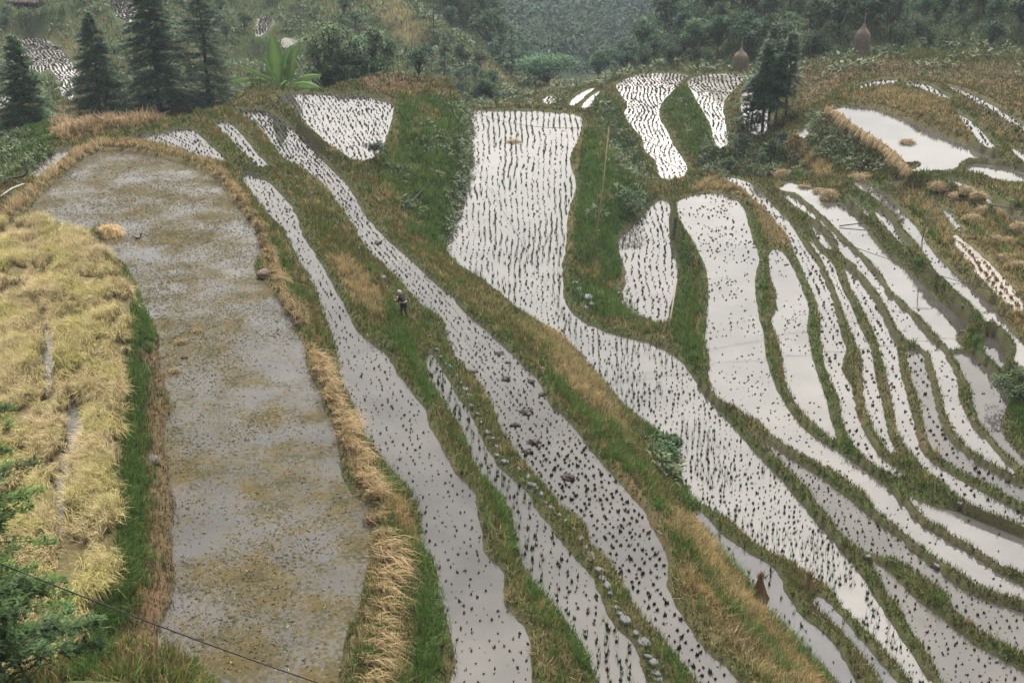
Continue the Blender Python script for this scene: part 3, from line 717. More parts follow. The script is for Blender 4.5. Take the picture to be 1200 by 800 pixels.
def zat(x, y):
    x, y = np.asarray(x, float), np.asarray(y, float)
    i = np.clip(np.searchsorted(XS, x) - 1, 0, NX - 2); j = np.clip(np.searchsorted(YS, y) - 1, 0, NY - 2)
    fx = np.clip((x - XS[i]) / (XS[i + 1] - XS[i]), 0, 1); fy = np.clip((y - YS[j]) / (YS[j + 1] - YS[j]), 0, 1)
    return Z[j, i] * (1 - fx) * (1 - fy) + Z[j, i + 1] * fx * (1 - fy) + Z[j + 1, i] * (1 - fx) * fy + Z[j + 1, i + 1] * fx * fy


def sample(A, x, y):
    i = np.clip(np.searchsorted(XS, x) - 1, 0, NX - 2); j = np.clip(np.searchsorted(YS, y) - 1, 0, NY - 2)
    i = i + (x - XS[i] > XS[i + 1] - x); j = j + (y - YS[j] > YS[j + 1] - y)
    return A[j, i]


def hit(px, py, tmin=20.0, tmax=700.0):
    """first ground met along the surveyed line of sight"""
    d = ray(px, py)
    t = np.concatenate([np.arange(tmin, 160, 0.15), np.arange(160, tmax, 0.6)])
    p = d[None] * t[:, None] + np.array([0, 0, CAM_Z])
    under = p[:, 2] < zat(p[:, 0], p[:, 1])
    k = int(np.argmax(under)) if under.any() else len(t) - 1
    q = p[k]
    return Vector((q[0], q[1], float(zat(q[0], q[1]))))


# ------------------------------------------------------------------ what grows where (surveyed patches)
PX, PY, _f = survey(np.stack([X, Y, Z], -1))
GREEN, DRY, SOIL, DARK, STRAWY = (np.zeros(X.shape) for _ in range(5))


def patch(A, pts, v=1.0, soft=8.0):
    P = np.asarray(pts, float)
    k = (PX > P[:, 0].min() - 20) & (PX < P[:, 0].max() + 20) & (PY > P[:, 1].min() - 20) & (PY < P[:, 1].max() + 20) & (Y > 10)
    if not k.any(): return
    d = sdf(P, PX[k], PY[k])
    A[k] = np.maximum(A[k], v * sstep(soft, -soft, d))


def stroke(A, pts, wd, v=1.0):
    P = np.asarray(pts, float)
    k = (PX > P[:, 0].min() - wd) & (PX < P[:, 0].max() + wd) & (PY > P[:, 1].min() - wd) & (PY < P[:, 1].max() + wd) & (Y > 10)
    if not k.any(): return
    xx, yy = PX[k], PY[k]
    d = np.full(xx.shape, 1e9)
    for (ax, ay), (bx, by) in zip(P[:-1], P[1:]):
        ex, ey = bx - ax, by - ay
        t = np.clip(((xx - ax) * ex + (yy - ay) * ey) / (ex * ex + ey * ey), 0, 1)
        d = np.minimum(d, np.hypot(xx - ax - ex * t, yy - ay - ey * t))
    A[k] = np.maximum(A[k], v * sstep(wd, wd * 0.4, d))


# lush green
patch(GREEN, [(440,130),(500,110),(550,120),(548,160),(530,240),(522,290),(480,270),(445,220)], .9)
patch(GREEN, [(683,150),(700,160),(740,210),(760,235),(728,270),(730,330),(700,330),(670,300),(670,240)], 1)
patch(GREEN, [(670,320),(730,350),(740,372),(700,378),(668,350)], .8)
stroke(GREEN, [(150,330),(165,380),(160,440),(152,500),(156,560),(150,620),(140,680),(110,740),(90,790)], 22, 1)
stroke(GREEN, [(490,640),(500,690),(505,740),(500,790)], 26, 1)
stroke(GREEN, [(315,280),(325,300),(345,360),(365,420),(385,470)], 7, .8)
stroke(GREEN, [(440,430),(480,350),(500,380)], 10, .5)
stroke(GREEN, [(455,360),(470,400),(490,440),(500,470)], 12, .7)
stroke(GREEN, [(570,560),(590,600),(600,640)], 12, .9)
stroke(GREEN, [(625,690),(660,730),(690,790)], 16, .8)
stroke(GREEN, [(690,600),(720,650),(745,700),(780,750),(795,790)], 9, 1)
stroke(GREEN, [(760,500),(790,540),(800,580),(830,620),(850,660),(880,690),(910,740),(960,790)], 12, 1)
stroke(GREEN, [(600,360),(650,410),(690,450),(740,500)], 8, .5)
stroke(GREEN, [(640,440),(690,490),(730,550),(760,600)], 8, .7)
stroke(GREEN, [(670,372),(740,398),(800,430),(850,490),(920,565),(1000,670),(1080,790)], 5, .7)
stroke(GREEN, [(880,255),(893,310),(890,380),(905,450),(930,490),(990,530)], 8, .6)
stroke(GREEN, [(935,320),(950,370),(955,420),(970,470),(985,515),(1020,560),(1060,590)], 7, .8)
stroke(GREEN, [(985,240),(1020,290),(1060,330),(1100,365),(1120,385)], 12, .75)
stroke(GREEN, [(1140,400),(1180,440),(1192,480),(1200,510)], 14, .8)
stroke(GREEN, [(1000,225),(1035,260),(1060,295),(1100,330),(1140,370),(1180,400)], 8, .5)
patch(GREEN, [(790,260),(815,300),(825,340),(824,420),(828,450),(800,425),(785,390),(792,330)], .7)
patch(GREEN, [(780,110),(806,100),(830,150),(835,170),(815,190),(795,160),(778,135)], .8)
patch(GREEN, [(690,125),(720,115),(740,160),(760,200),(720,200)], .6)
patch(GREEN, [(0,140),(60,140),(55,180),(0,220)], .9)
stroke(GREEN, [(960,560),(1010,590),(1060,640),(1110,680)], 7, .7)
# dry, tan grass
patch(DRY, [(60,130),(110,118),(170,125),(195,138),(150,150),(80,165),(55,160)], 1, 5)
patch(DRY, [(385,305),(405,300),(445,350),(440,370),(410,350)], .9, 6)
patch(DRY, [(615,380),(650,385),(690,430),(720,470),(740,500),(725,505),(690,480),(650,430)], .8, 10)
patch(DRY, [(800,600),(830,640),(880,720),(930,790),(960,830),(900,830),(860,760),(800,690),(770,600)], .5, 14)
stroke(DRY, [(812,610),(845,665),(880,715),(915,755),(950,800)], 12, .9)
stroke(SOIL, [(815,690),(850,735),(880,770)], 7, .8)
stroke(GREEN, [(800,640),(840,705),(880,745),(920,790)], 8, .9)
stroke(GREEN, [(700,480),(740,540),(775,600),(795,650)], 7, .6)
patch(DRY, [(700,500),(730,560),(770,620),(800,700),(850,760),(830,760),(785,680),(750,590)], .5, 8)
stroke(SOIL, [(725,545),(760,600),(785,660)], 6, .8)
stroke(DRY, [(230,190),(262,215),(290,255),(312,300),(330,350),(350,385),(372,440),(400,500),(420,560)], 12, .85)
patch(DRY, [(360,400),(380,430),(430,540),(480,600),(490,650),(430,690),(400,640),(420,560),(395,490)], .7, 8)
patch(DRY, [(425,600),(480,600),(490,640),(470,720),(470,800),(400,800),(420,720),(425,650)], .4, 6)
for _p in ([(450,625),(462,632)], [(450,665),(466,672)], [(446,705),(462,712)], [(436,745),(450,760)], [(425,772),(445,785)], [(440,560),(452,575)]):
    stroke(GREEN, _p, 13, 1)
stroke(DRY, [(0,255),(40,225),(80,190),(115,172),(160,172),(210,182)], 10, .9)
stroke(DRY, [(430,400),(470,450),(500,500),(530,550),(550,600),(570,660),(600,720),(640,790)], 7, .75)
stroke(DRY, [(300,145),(345,190),(400,235),(450,300),(480,330)], 6, .4)
patch(DRY, [(805,222),(830,208),(860,215),(880,228),(900,245),(920,270),(925,290),(900,285),(880,240),(850,225)], .85, 4)
patch(DRY, [(985,115),(1040,104),(1100,118),(1130,150),(1150,180),(1110,160),(1060,138),(1010,124)], .6, 6)
patch(DRY, [(905,170),(925,160),(945,175),(975,205),(960,210),(930,190)], 1, 4)
patch(DRY, [(1045,220),(1090,225),(1140,220),(1200,240),(1230,300),(1230,420),(1190,390),(1140,340),(1100,300),(1070,260)], .6, 8)
for _p in ([(1100,218),(1150,250),(1200,292)], [(1085,228),(1130,262),(1170,292),(1200,330)], [(1125,285),(1165,325),(1195,375)], [(1160,225),(1205,252)], [(1070,245),(1110,300),(1160,345)]):
    stroke(GREEN, _p, 6, .9)
patch(DRY, [(930,75),(1000,62),(1100,75),(1200,80),(1210,150),(1150,110),(1080,90),(1000,92),(940,130)], .2, 6)
patch(SOIL, [(930,75),(1000,66),(1100,75),(1200,80),(1210,150),(1150,110),(1080,90),(1000,92),(940,130)], .5, 6)
patch(DRY, [(545,60),(570,68),(608,100),(600,106),(570,90)], 1, 4)
patch(DRY, [(430,0),(470,0),(515,55),(490,60),(460,40)], .8, 6)
patch(DRY, [(0,60),(5,20),(60,40),(110,50),(120,100),(95,110),(70,60),(20,40)], .5, 6)
patch(DRY, [(60,10),(120,20),(180,40),(300,60),(280,90),(120,80)], .35, 10)
# bare red-brown soil
stroke(SOIL, [(178,420),(186,480),(184,540),(190,600),(190,660),(178,720),(160,780)], 26, .85)
stroke(SOIL, [(728,285),(735,330),(735,365)], 7, 1)
patch(SOIL, [(415,90),(470,82),(505,92),(500,104),(440,108)], .9, 4)
stroke(SOIL, [(520,745),(528,790)], 14, .6)
stroke(SOIL, [(780,520),(800,590)], 3, .2)
stroke(SOIL, [(810,300),(820,350),(815,390)], 4, .9)
patch(SOIL, [(935,88),(1000,84),(1050,88),(1000,96),(955,118),(938,112)], .7, 4)
patch(SOIL, [(1120,112),(1200,150),(1200,175),(1140,130)], .6, 4)
stroke(SOIL, [(975,445),(1010,480)], 4, .3)
for pts in ([(915,425),(925,460),(950,500)], [(1000,420),(1009,460),(1012,500)], [(1035,440),(1045,480),(1053,510)], [(1075,500),(1086,525)]):
    stroke(SOIL, pts, 4, .7)
# rank dark scrub, with one dark strip painting shade left of the long paddy
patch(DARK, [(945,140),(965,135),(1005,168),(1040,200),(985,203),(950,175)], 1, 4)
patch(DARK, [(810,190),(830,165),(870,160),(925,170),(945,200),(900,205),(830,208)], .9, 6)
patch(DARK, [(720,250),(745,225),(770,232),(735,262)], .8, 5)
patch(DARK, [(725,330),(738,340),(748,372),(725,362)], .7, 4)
patch(DARK, [(528,118),(552,135),(552,190),(535,240),(522,290),(512,280),(520,230),(530,190)], .8, 6)  # dark strip stands in for shadow on the knoll's steep right face
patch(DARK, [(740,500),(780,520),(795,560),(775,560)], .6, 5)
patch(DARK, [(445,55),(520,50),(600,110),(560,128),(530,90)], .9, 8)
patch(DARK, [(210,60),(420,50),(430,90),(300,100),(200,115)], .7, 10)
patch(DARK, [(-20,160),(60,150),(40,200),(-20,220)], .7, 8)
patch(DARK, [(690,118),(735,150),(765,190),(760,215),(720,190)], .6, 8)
stroke(DRY, [(455,120),(462,150),(458,190),(450,230)], 7, .7)
stroke(DRY, [(440,105),(500,108),(530,115)], 5, .6)
stroke(DRY, [(683,150),(672,215),(670,260),(668,290)], 5, .7)
big = GREEN * sstep(1.2, 2.5, DMIN) * (dist > 75)
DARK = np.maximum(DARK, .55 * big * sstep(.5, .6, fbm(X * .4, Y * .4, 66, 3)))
DRY = np.maximum(DRY, .7 * big * sstep(.52, .62, fbm(X * .35, Y * .35, 67, 3)))
wet = sstep(0.16, 0.02, DMIN)
gx = np.gradient(Z, axis=1) / np.gradient(X, axis=1); gy = np.gradient(Z, axis=0) / np.gradient(Y, axis=0)
STEEP = np.hypot(gx, gy)

c_ol, c_gr, c_dr = np.array([.044, .044, .020]), np.array([.036, .052, .017]), np.array([.125, .095, .050])
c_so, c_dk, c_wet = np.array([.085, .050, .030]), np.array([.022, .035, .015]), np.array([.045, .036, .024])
nz = fbm(X * 0.45, Y * 0.45, 61, 4)[..., None]
COL = c_ol * (0.7 + 0.6 * nz) + np.zeros(X.shape + (3,))
b2 = sstep(.42, .62, fbm(X * 0.3, Y * 0.3, 71, 4))[..., None]
COL = COL * (1 - .4 * b2) + c_gr * .4 * b2
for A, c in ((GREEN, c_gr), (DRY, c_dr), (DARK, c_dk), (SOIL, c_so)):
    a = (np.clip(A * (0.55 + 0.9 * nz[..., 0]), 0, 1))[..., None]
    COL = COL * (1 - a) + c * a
st_ = (sstep(0.9, 2.2, STEEP) * np.where(dist < 55, .5, .2))[..., None]
COL = COL * (1 - st_) + c_so * 0.75 * st_
COL = COL * (1 - .8 * wet[..., None]) + c_wet * .8 * wet[..., None]
rice_ = sstep(0.3, -0.3, RD)[..., None] * .9
COL = COL * (1 - rice_) + np.array([.11, .085, .045]) * rice_
far_ = (sstep(165, 200, dist) * (1 - np.clip(DRY + SOIL, 0, 1)))[..., None]
COL = COL * (1 - far_) + np.array([.030, .042, .019]) * (.6 + .8 * nz) * far_

idx = np.arange(NY * NX).reshape(NY, NX)
quad = np.stack([idx[:-1, :-1], idx[:-1, 1:], idx[1:, 1:], idx[1:, :-1]], -1).reshape(-1, 4)
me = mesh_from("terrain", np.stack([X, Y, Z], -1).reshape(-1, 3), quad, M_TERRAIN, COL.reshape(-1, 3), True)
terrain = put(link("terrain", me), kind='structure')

# ------------------------------------------------------------------ water
WATER = {
 'pale': mat_water("water_pale", (.046, .044, .041), ior=1.68),
 'grey': mat_water("water_grey", (.038, .036, .033), ior=1.38),
 'dark': mat_water("water_dark", (.04, .04, .044), ior=1.36),
 'far': mat_water("water_far", (.24, .23, .215), ior=1.75),  # bed colour lightened to stand in for sky reflection the hills block
 'mud': mat_water("water_muddy", (.12, .10, .075)),
 'weedy': mat_water("water_weedy", (.042, .041, .04), 1.0, (.042, .038, .015), ior=1.33),
}
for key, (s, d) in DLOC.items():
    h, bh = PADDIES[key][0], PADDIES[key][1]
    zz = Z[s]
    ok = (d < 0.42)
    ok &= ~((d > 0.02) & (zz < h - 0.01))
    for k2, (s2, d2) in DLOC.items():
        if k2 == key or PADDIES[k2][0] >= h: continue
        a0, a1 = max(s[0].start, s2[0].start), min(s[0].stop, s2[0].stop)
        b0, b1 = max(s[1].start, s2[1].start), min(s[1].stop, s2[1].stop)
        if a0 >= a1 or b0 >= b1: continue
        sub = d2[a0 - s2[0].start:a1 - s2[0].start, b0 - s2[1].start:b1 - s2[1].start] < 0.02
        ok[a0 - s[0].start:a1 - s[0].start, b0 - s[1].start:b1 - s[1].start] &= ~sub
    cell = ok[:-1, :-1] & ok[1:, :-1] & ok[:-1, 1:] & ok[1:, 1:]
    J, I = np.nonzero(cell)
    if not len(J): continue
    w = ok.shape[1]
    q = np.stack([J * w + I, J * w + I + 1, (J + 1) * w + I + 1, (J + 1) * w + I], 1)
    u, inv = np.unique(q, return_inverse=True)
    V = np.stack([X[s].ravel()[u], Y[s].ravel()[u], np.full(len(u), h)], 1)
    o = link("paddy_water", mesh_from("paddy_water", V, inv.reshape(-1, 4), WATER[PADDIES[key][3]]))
    put(o, kind='structure')

# ------------------------------------------------------------------ grass on banks and bunds
area = np.zeros(X.shape)
area[:-1, :-1] = np.diff(X, axis=1)[:-1] * np.diff(Y, axis=0)[:, :-1] * np.sqrt(1 + STEEP[:-1, :-1] ** 2)
seen = (PX > -50) & (PX < 1250) & (PY > -40) & (PY < 850) & (Y > 18)
vx, vy, vz = -X, -Y, CAM_Z - Z
facing = (-gx * vx - gy * vy + vz) / np.sqrt(1 + STEEP ** 2) / np.sqrt(vx ** 2 + vy ** 2 + vz ** 2)
veg_ok = seen & (facing > -0.25) & (DMIN > 0.01) & (RD > -0.1)


def scatter(dens):
    """random places on the ground, dens per square metre on the terrain grid"""
    n = rng.poisson(np.clip(dens * area, 0, 200))
    J, I = np.nonzero(n)
    c = n[J, I]
    J, I = np.repeat(J, c), np.repeat(I, c)
    I2, J2 = np.minimum(I + 1, NX - 1), np.minimum(J + 1, NY - 1)
    x = XS[I] + rng.random(len(I)) * (XS[I2] - XS[I]); y = YS[J] + rng.random(len(J)) * (YS[J2] - YS[J])
    return np.stack([x, y, zat(x, y)], 1), J, I


FARP = [smooth_loop(PADDIES[k][5], 2) for k in PADDIES if k[0] in 'ABF' or k[:2] == 'TR']


def blocks(P, up):
    """which plants at P, so tall, would stand in the line of sight to one of the far paddies"""
    bad = np.zeros(len(P), bool)
    for u in (0.0, .5, 1.0):
        a, b, _ = survey(P + np.array([0, 0, 1.0]) * (np.broadcast_to(up, len(P)) * u)[:, None])
        for W in FARP:
            k = (a > W[:, 0].min() - 3) & (a < W[:, 0].max() + 3) & (b > W[:, 1].min() - 3) & (b < W[:, 1].max() + 3)
            if k.any():
                d = sdf(W, a[k], b[k]); bad[np.nonzero(k)[0][d < 1.5]] = True
    return bad


def clear_view(P, J, I, up):
    k = ~blocks(P, up)
    return P[k], J[k], I[k]


def stuff(name, geo, mat):
    V, T, c = geo
    return put(link(name, mesh_from(name, V, T, mat, c)), kind='stuff')


bare = np.clip(SOIL * .8, 0, .65)
lod = np.clip((42.0 / np.maximum(dist, 35)) ** 1.25, 0, 1.1)
P, J, I = scatter(np.where(veg_ok & (dist < 175), 215 * lod * (1 - bare), 0))
g_, d_, k_ = GREEN[J, I], DRY[J, I], DARK[J, I]
n1 = fbm(P[:, 0] * .55, P[:, 1] * .55, 81, 3); n2 = fbm(P[:, 0] * .2, P[:, 1] * .2, 91, 3)
u = rng.random(len(P))
so_ = SOIL[J, I]; rim = sstep(.5, .15, DMIN[J, I]); n3 = fbm(P[:, 0] * 1.3, P[:, 1] * 1.3, 95, 2)
pg = np.clip(.10 + .95 * g_ + (n1 - .5) * 1.3 + (n3 - .5) * .8 + .35 * rim - d_ * .7 - so_, 0, 1)
pd = np.clip(.16 + .95 * d_ + (n2 - .5) * 1.2 - (n3 - .5) * .8 - .55 * g_ - .15 * rim, 0, 1)
kind = np.where(rng.random(len(P)) < .8 * so_, 3, np.where(u < pg / np.maximum(pg + pd + .45 * (1 - np.maximum(g_, d_)), 1e-3), 0, np.where(u < (pg + pd) / np.maximum(pg + pd + .45 * (1 - np.maximum(g_, d_)), 1e-3), 1, 2)))
v = rng.uniform(.6, 1.35, (len(P), 1)) * (.72 + .56 * n3[:, None])
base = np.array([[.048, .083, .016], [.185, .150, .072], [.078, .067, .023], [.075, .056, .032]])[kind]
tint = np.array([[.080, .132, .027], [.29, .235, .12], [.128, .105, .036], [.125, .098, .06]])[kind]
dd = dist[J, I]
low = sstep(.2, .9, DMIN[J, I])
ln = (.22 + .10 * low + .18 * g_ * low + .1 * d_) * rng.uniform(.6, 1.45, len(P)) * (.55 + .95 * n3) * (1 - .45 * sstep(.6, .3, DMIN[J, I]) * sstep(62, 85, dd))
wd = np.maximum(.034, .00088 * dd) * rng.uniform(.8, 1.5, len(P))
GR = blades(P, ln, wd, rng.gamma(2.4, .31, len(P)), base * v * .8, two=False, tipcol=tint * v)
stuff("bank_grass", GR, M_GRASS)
n_grass = len(P)

# tall tufts that stand out from the sward
P, J, I = scatter(np.where(veg_ok & (dist < 150) & (DMIN > .3), 4.2 * lod * (GREEN + DRY * 1.5 + .45) * (fbm(X * .5, Y * .5, 101, 2) > .44), 0))
q = np.repeat(np.arange(len(P)), 16)
isd = rng.random(len(P)) < np.clip(.25 + DRY[J, I] - .6 * GREEN[J, I], 0, 1)
pp = P[q] + np.concatenate([rng.normal(0, .07, (len(q), 2)), np.zeros((len(q), 1))], 1)
c0 = np.where(isd[q, None], [.26, .19, .085], [.05, .10, .022]) * rng.uniform(.6, 1.3, (len(q), 1))
stuff("tall_grass", blades(pp, rng.uniform(.3, .62, len(q)), np.maximum(.02, .0005 * dist[J, I][q]), rng.gamma(2, .22, len(q)), c0, two=True, tipcol=c0 * 1.45), M_GRASS)

# coarse grass of the far hillsides
P, J, I = scatter(np.where(seen & (facing > -.2) & (dist >= 168) & (dist < 340) & (DMIN > .1), 7.0 * np.clip(200 / np.maximum(dist, 1), .3, 1.2), 0))
P, J, I = clear_view(P, J, I, .7)
n1 = fbm(P[:, 0] * .12, P[:, 1] * .12, 191, 4); d_ = DRY[J, I]
kd = (rng.random(len(P)) < np.clip(.2 + d_ * .8 + (n1 - .5) * 1.8, 0, 1)).astype(int)
c0 = np.array([[.052, .066, .021], [.15, .128, .055]])[kd] * rng.uniform(.6, 1.35, (len(P), 1))
stuff("hillside_grass", blades(P, rng.uniform(.35, .95, len(P)), .15, rng.gamma(2.2, .25, len(P)), c0, tipcol=c0 * 1.35), M_GRASS)
# the mass of tall tan reeds on the ridge in front of the firs
TAN = np.zeros(X.shape)
patch(TAN, [(62, 142), (75, 126), (110, 120), (150, 124), (172, 134), (192, 140), (170, 146), (120, 152), (80, 160), (58, 160)], 1, 3)
P, J, I = scatter(np.where(seen & (facing > -.2) & (dist < 130), 60 * TAN * (fbm(X * .5, Y * .5, 77, 2) > .36), 0))
c0 = np.array([.30, .215, .125]) * rng.uniform(.6, 1.3, (len(P), 1))
stuff("tan_reeds", blades(P, rng.uniform(.6, 1.5, len(P)), .06, rng.gamma(2, .28, len(P)), c0 * .8, two=True, droop=.8, tipcol=c0 * 1.15), M_STRAW)

# ripe rice above the big paddy: shaggy hills that lean together in tussocks
dens = np.where((RD < -.1) & (PX > -70) & (PY < 860) & (DMIN > .05), 17.0, 0)
P, J, I = scatter(dens)
gap = fbm(P[:, 0] * .55, P[:, 1] * .38, 111, 3)
fur = fbm(P[:, 0] * 1.5, P[:, 1] * .13, 117, 2)
keep = ((gap > .38) & (fur > .34)) | (rng.random(len(P)) < .10)
P, gap = P[keep], gap[keep]
cell = np.floor(P[:, :2] / .9).astype(int)
cj = cell + np.stack([_hash(cell[:, 0], cell[:, 1], 5), _hash(cell[:, 0], cell[:, 1], 6)], 1)
away = np.arctan2(P[:, 1] / .9 - cj[:, 1], P[:, 0] / .9 - cj[:, 0])
q = np.repeat(np.arange(len(P)), 40)
tone = fbm(P[:, 0] * .8, P[:, 1] * .8, 131, 3)
flow = fbm(P[:, 0] * .25, P[:, 1] * .25, 121, 2) * 7
az = np.where(rng.random(len(q)) < .3, away[q], flow[q]) + rng.normal(0, .75, len(q))
pp = P[q] + np.concatenate([rng.normal(0, .07, (len(q), 2)), np.zeros((len(q), 1))], 1)
mixt = np.clip((tone[q] - .36) * 2.6 + rng.normal(0, .32, len(q)), 0, 1)[:, None]
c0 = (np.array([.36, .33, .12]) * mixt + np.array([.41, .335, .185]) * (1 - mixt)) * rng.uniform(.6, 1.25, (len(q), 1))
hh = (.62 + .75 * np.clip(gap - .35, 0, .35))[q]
stuff("rice_plants", blades(pp, hh * rng.uniform(.75, 1.3, len(q)), .021, rng.gamma(2.6, .17, len(q)), c0 * [.45, .42, .4], az, True, 1.0, c0 * 1.2), M_STRAW)  # roots coloured darker to stand in for shade between the plants

# ------------------------------------------------------------------ stubble and seedlings in the paddies
ST = {  # row spacing, in-row spacing, jitter, share kept, clump radius, height, look
 'dark': (.44, .5, .06, .9, .08, .12, 0), 'stubble': (.35, .34, .055, .93, .052, .10, 0), 'sparse': (.37, .37, .07, .75, .042, .09, 0),
 'green': (.56, .29, .05, .9, .055, .13, 1), 'green2': (.34, .34, .06, .9, .055, .13, 1), 'rows': (.5, .5, .05, .95, .08, .12, 0),
 'frows': (.52, .4, .06, .97, .085, .12, 0), 'litter': (.42, .38, .2, .75, .05, .07, 2), 'few': (.9, .9, .5, .35, .07, .08, 2),
 'brown': (.5, .32, .07, 1.0, .12, .16, 3), 'fringe': (.5, .3, .06, .3, .05, .18, 1)}
clumps = []
for key, (h, bh, bw, wk, st, pts) in PADDIES.items():
    if not st: continue
    a, b, jit, share, rad, hg, look = ST[st]
    W = POLY[key]
    s, d = DLOC[key]
    ctr = W.mean(0)
    w, vec = np.linalg.eigh(np.cov((W - ctr).T))
    ax = vec[:, 1]
    if key in ('M', 'P', 'F1', 'F2', 'A1', 'A2', 'B1', 'B2', 'B3', 'B4', 'S3', 'R3', 'R0', 'R0b'): ax = np.array([.06, 1.0])
    if key == 'A1': ax = np.array([-.5, .85])
    ax = ax / np.linalg.norm(ax)
    if ax[1] < 0: ax = -ax
    nr = np.array([ax[1], -ax[0]])
    ru, rv = (W - ctr) @ ax, (W - ctr) @ nr
    uu, vv = np.meshgrid(np.arange(ru.min(), ru.max(), b), np.arange(rv.min(), rv.max(), a))
    off = rng.uniform(0, b, vv.shape[0])[:, None]
    wave = .22 * np.sin(uu * .42 + vv * .12) + .3 * np.sin(uu * .11 + 1) + (fbm(uu * .25, vv * .25, 3, 2) - .5) * .35
    wave = wave * (1.5 if st == 'frows' else .9 if key == 'P' else .4)
    p = ctr + (uu + off).reshape(-1, 1) * ax + (vv + wave).reshape(-1, 1) * nr
    p = p + rng.normal(0, jit, p.shape)
    if key == 'M':   # rows that fan out towards the far end
        ys_ = [W[:, 1].min()]
        while ys_[-1] < W[:, 1].max(): ys_.append(ys_[-1] + .46 + (ys_[-1] - 45) * .0055)
        cc, yy = np.meshgrid(np.arange(-.1, .4, .0043), np.array(ys_))
        yy = yy + rng.uniform(0, .6, cc.shape[1])[None]
        wv = (.10 * np.sin(yy * .22) + (fbm(cc * 400 * .1, yy * .2, 3, 2) - .5) * .3) * (.4 + yy / 140)
        p = np.stack([cc * (yy + 12) + wv, yy], -1).reshape(-1, 2)
        p = p + rng.normal(0, .05, p.shape)
    k = rng.random(len(p)) < share
    p = p[k]
    inb = (p[:, 0] > XS[0]) & (p[:, 1] < 400)
    p = p[inb]
    D = np.full(X.shape, 9.0); D[s] = d
    dv = sample(D, p[:, 0], p[:, 1])
    keep = dv < -.12
    if look == 2: keep &= fbm(p[:, 0] * .35, p[:, 1] * .35, 141, 3) + rng.normal(0, .1, len(p)) > .47
    if st == 'green': keep &= fbm(p[:, 0] * 1.2, p[:, 1] * .12, 143, 2) > .2
    p = p[keep]
    qx, qy, qf = survey(np.column_stack([p, np.full(len(p), h)]))
    k = (qx > -20) & (qx < 1220) & (qy > -20) & (qy < 830)
    p, qf = p[k], qf[k]
    clumps.append((key, look, np.column_stack([p, np.full(len(p), h - .01)]), rad, hg, qf))


def clump_geo(P, rad, hg, look, n=9):
    """leafy clumps: n short blades each, splayed about the root"""
    q = np.repeat(np.arange(len(P)), n)
    size = rng.uniform(.45, 1.5, len(P))[q]
    r = np.broadcast_to(rad, len(P))[q] * size; hh = np.broadcast_to(hg, len(P))[q] * size
    pp = P[q] + np.concatenate([rng.normal(0, .34, (len(q), 2)) * r[:, None], np.zeros((len(q), 1))], 1)
    c = np.array([[.028, .024, .018], [.022, .042, .014], [.04, .034, .025], [.13, .085, .05]])[look]
    c = c * rng.uniform(.6, 1.5, (len(q), 1))
    return blades(pp, hh * rng.uniform(.6, 1.25, len(q)), r * 1.1, rng.gamma(2, .2, len(q)), c, tipcol=c * 1.3)


s4 = [c for c in clumps if c[0] == 'S4'][0]
order = np.argsort(s4[5])
near = order[:300]
one = [mesh_from("stubble_clump", *clump_geo(np.zeros((1, 3)), s4[3], s4[4], 0, 12)[:2], M_STRAW, clump_geo(np.zeros((1, 3)), .1, .1, 0, 12)[2]) for _ in range(6)]
for i in near:
    o = link("stubble_clump", one[i % 6], s4[2][i], rng.uniform(0, 6.28), None, float(rng.uniform(.8, 1.3)))
    put(o, "dark rice stubble clump in the broad grey paddy right of the stepping stone path", "rice stubble", "stubble clumps in the paddy beside the stone path")
rest = np.setdiff1d(np.arange(len(s4[2])), near)
parts = []
for key, look, P, rad, hg, qf in clumps:
    if key == 'S4': P, qf = P[rest], qf[rest]
    parts.append(clump_geo(P, np.maximum(rad, .00075 * qf), np.maximum(hg, .001 * qf), look, 7))
    if look == 1:   # seedlings: a few upright green blades over the clump
        kk = fbm(P[:, 0] * .5, P[:, 1] * .16, 151, 2) > .5
        q = np.repeat(np.nonzero(kk)[0], 4)
        pp = P[q] + np.concatenate([rng.normal(0, .04, (len(q), 2)), np.zeros((len(q), 1))], 1)
        c = np.array([.03, .062, .016]) * rng.uniform(.6, 1.5, (len(q), 1))
        parts.append(blades(pp, rng.uniform(.25, .5, len(q)), np.maximum(.02, .00045 * qf[q]), rng.gamma(2, .1, len(q)), c, tipcol=c * 1.4))


def join(parts):
    n = np.cumsum([0] + [len(p[0]) for p in parts])
    return np.concatenate([p[0] for p in parts]), np.concatenate([p[1] + n[i] for i, p in enumerate(parts)]), np.concatenate([p[2] for p in parts])


G = join(parts)
stuff("rice_stubble", G, M_STRAW)

# floating straw and weed flakes on the big paddy
s, d = DLOC['L1']
D = np.full(X.shape, 9.0); D[s] = d
P, J, I = scatter(np.where((D < -.1) & (PY < 830), 85 * np.clip(fbm(X * .35, Y * .35, 161, 3) * 2 - .55, .12, 1), 0))
P[:, 2] = 6.2 + .012
q = len(P)
c = np.where(rng.random((q, 1)) < .8, [.11, .09, .038], [.27, .22, .12]) * rng.uniform(.5, 1.3, (q, 1))
L_ = .03 + .20 * rng.random(q) ** 3; az = rng.uniform(0, 6.28, q)
dx, dy = np.cos(az) * L_ / 2, np.sin(az) * L_ / 2
wx, wy = -np.sin(az) * .014, np.cos(az) * .014
V = np.stack([P + np.stack([dx, dy, 0 * dx], 1), P - np.stack([dx, dy, 0 * dx], 1), P + np.stack([wx, wy, .03 + 0 * wx], 1), P - np.stack([wx, wy, 0 * wx], 1)], 1).reshape(-1, 3)
b = np.arange(q)[:, None] * 4
T = np.concatenate([b + [0, 2, 1], b + [0, 1, 3]])
stuff("floating_straw", (V, T, np.repeat(c, 4, 0)), M_STRAW)

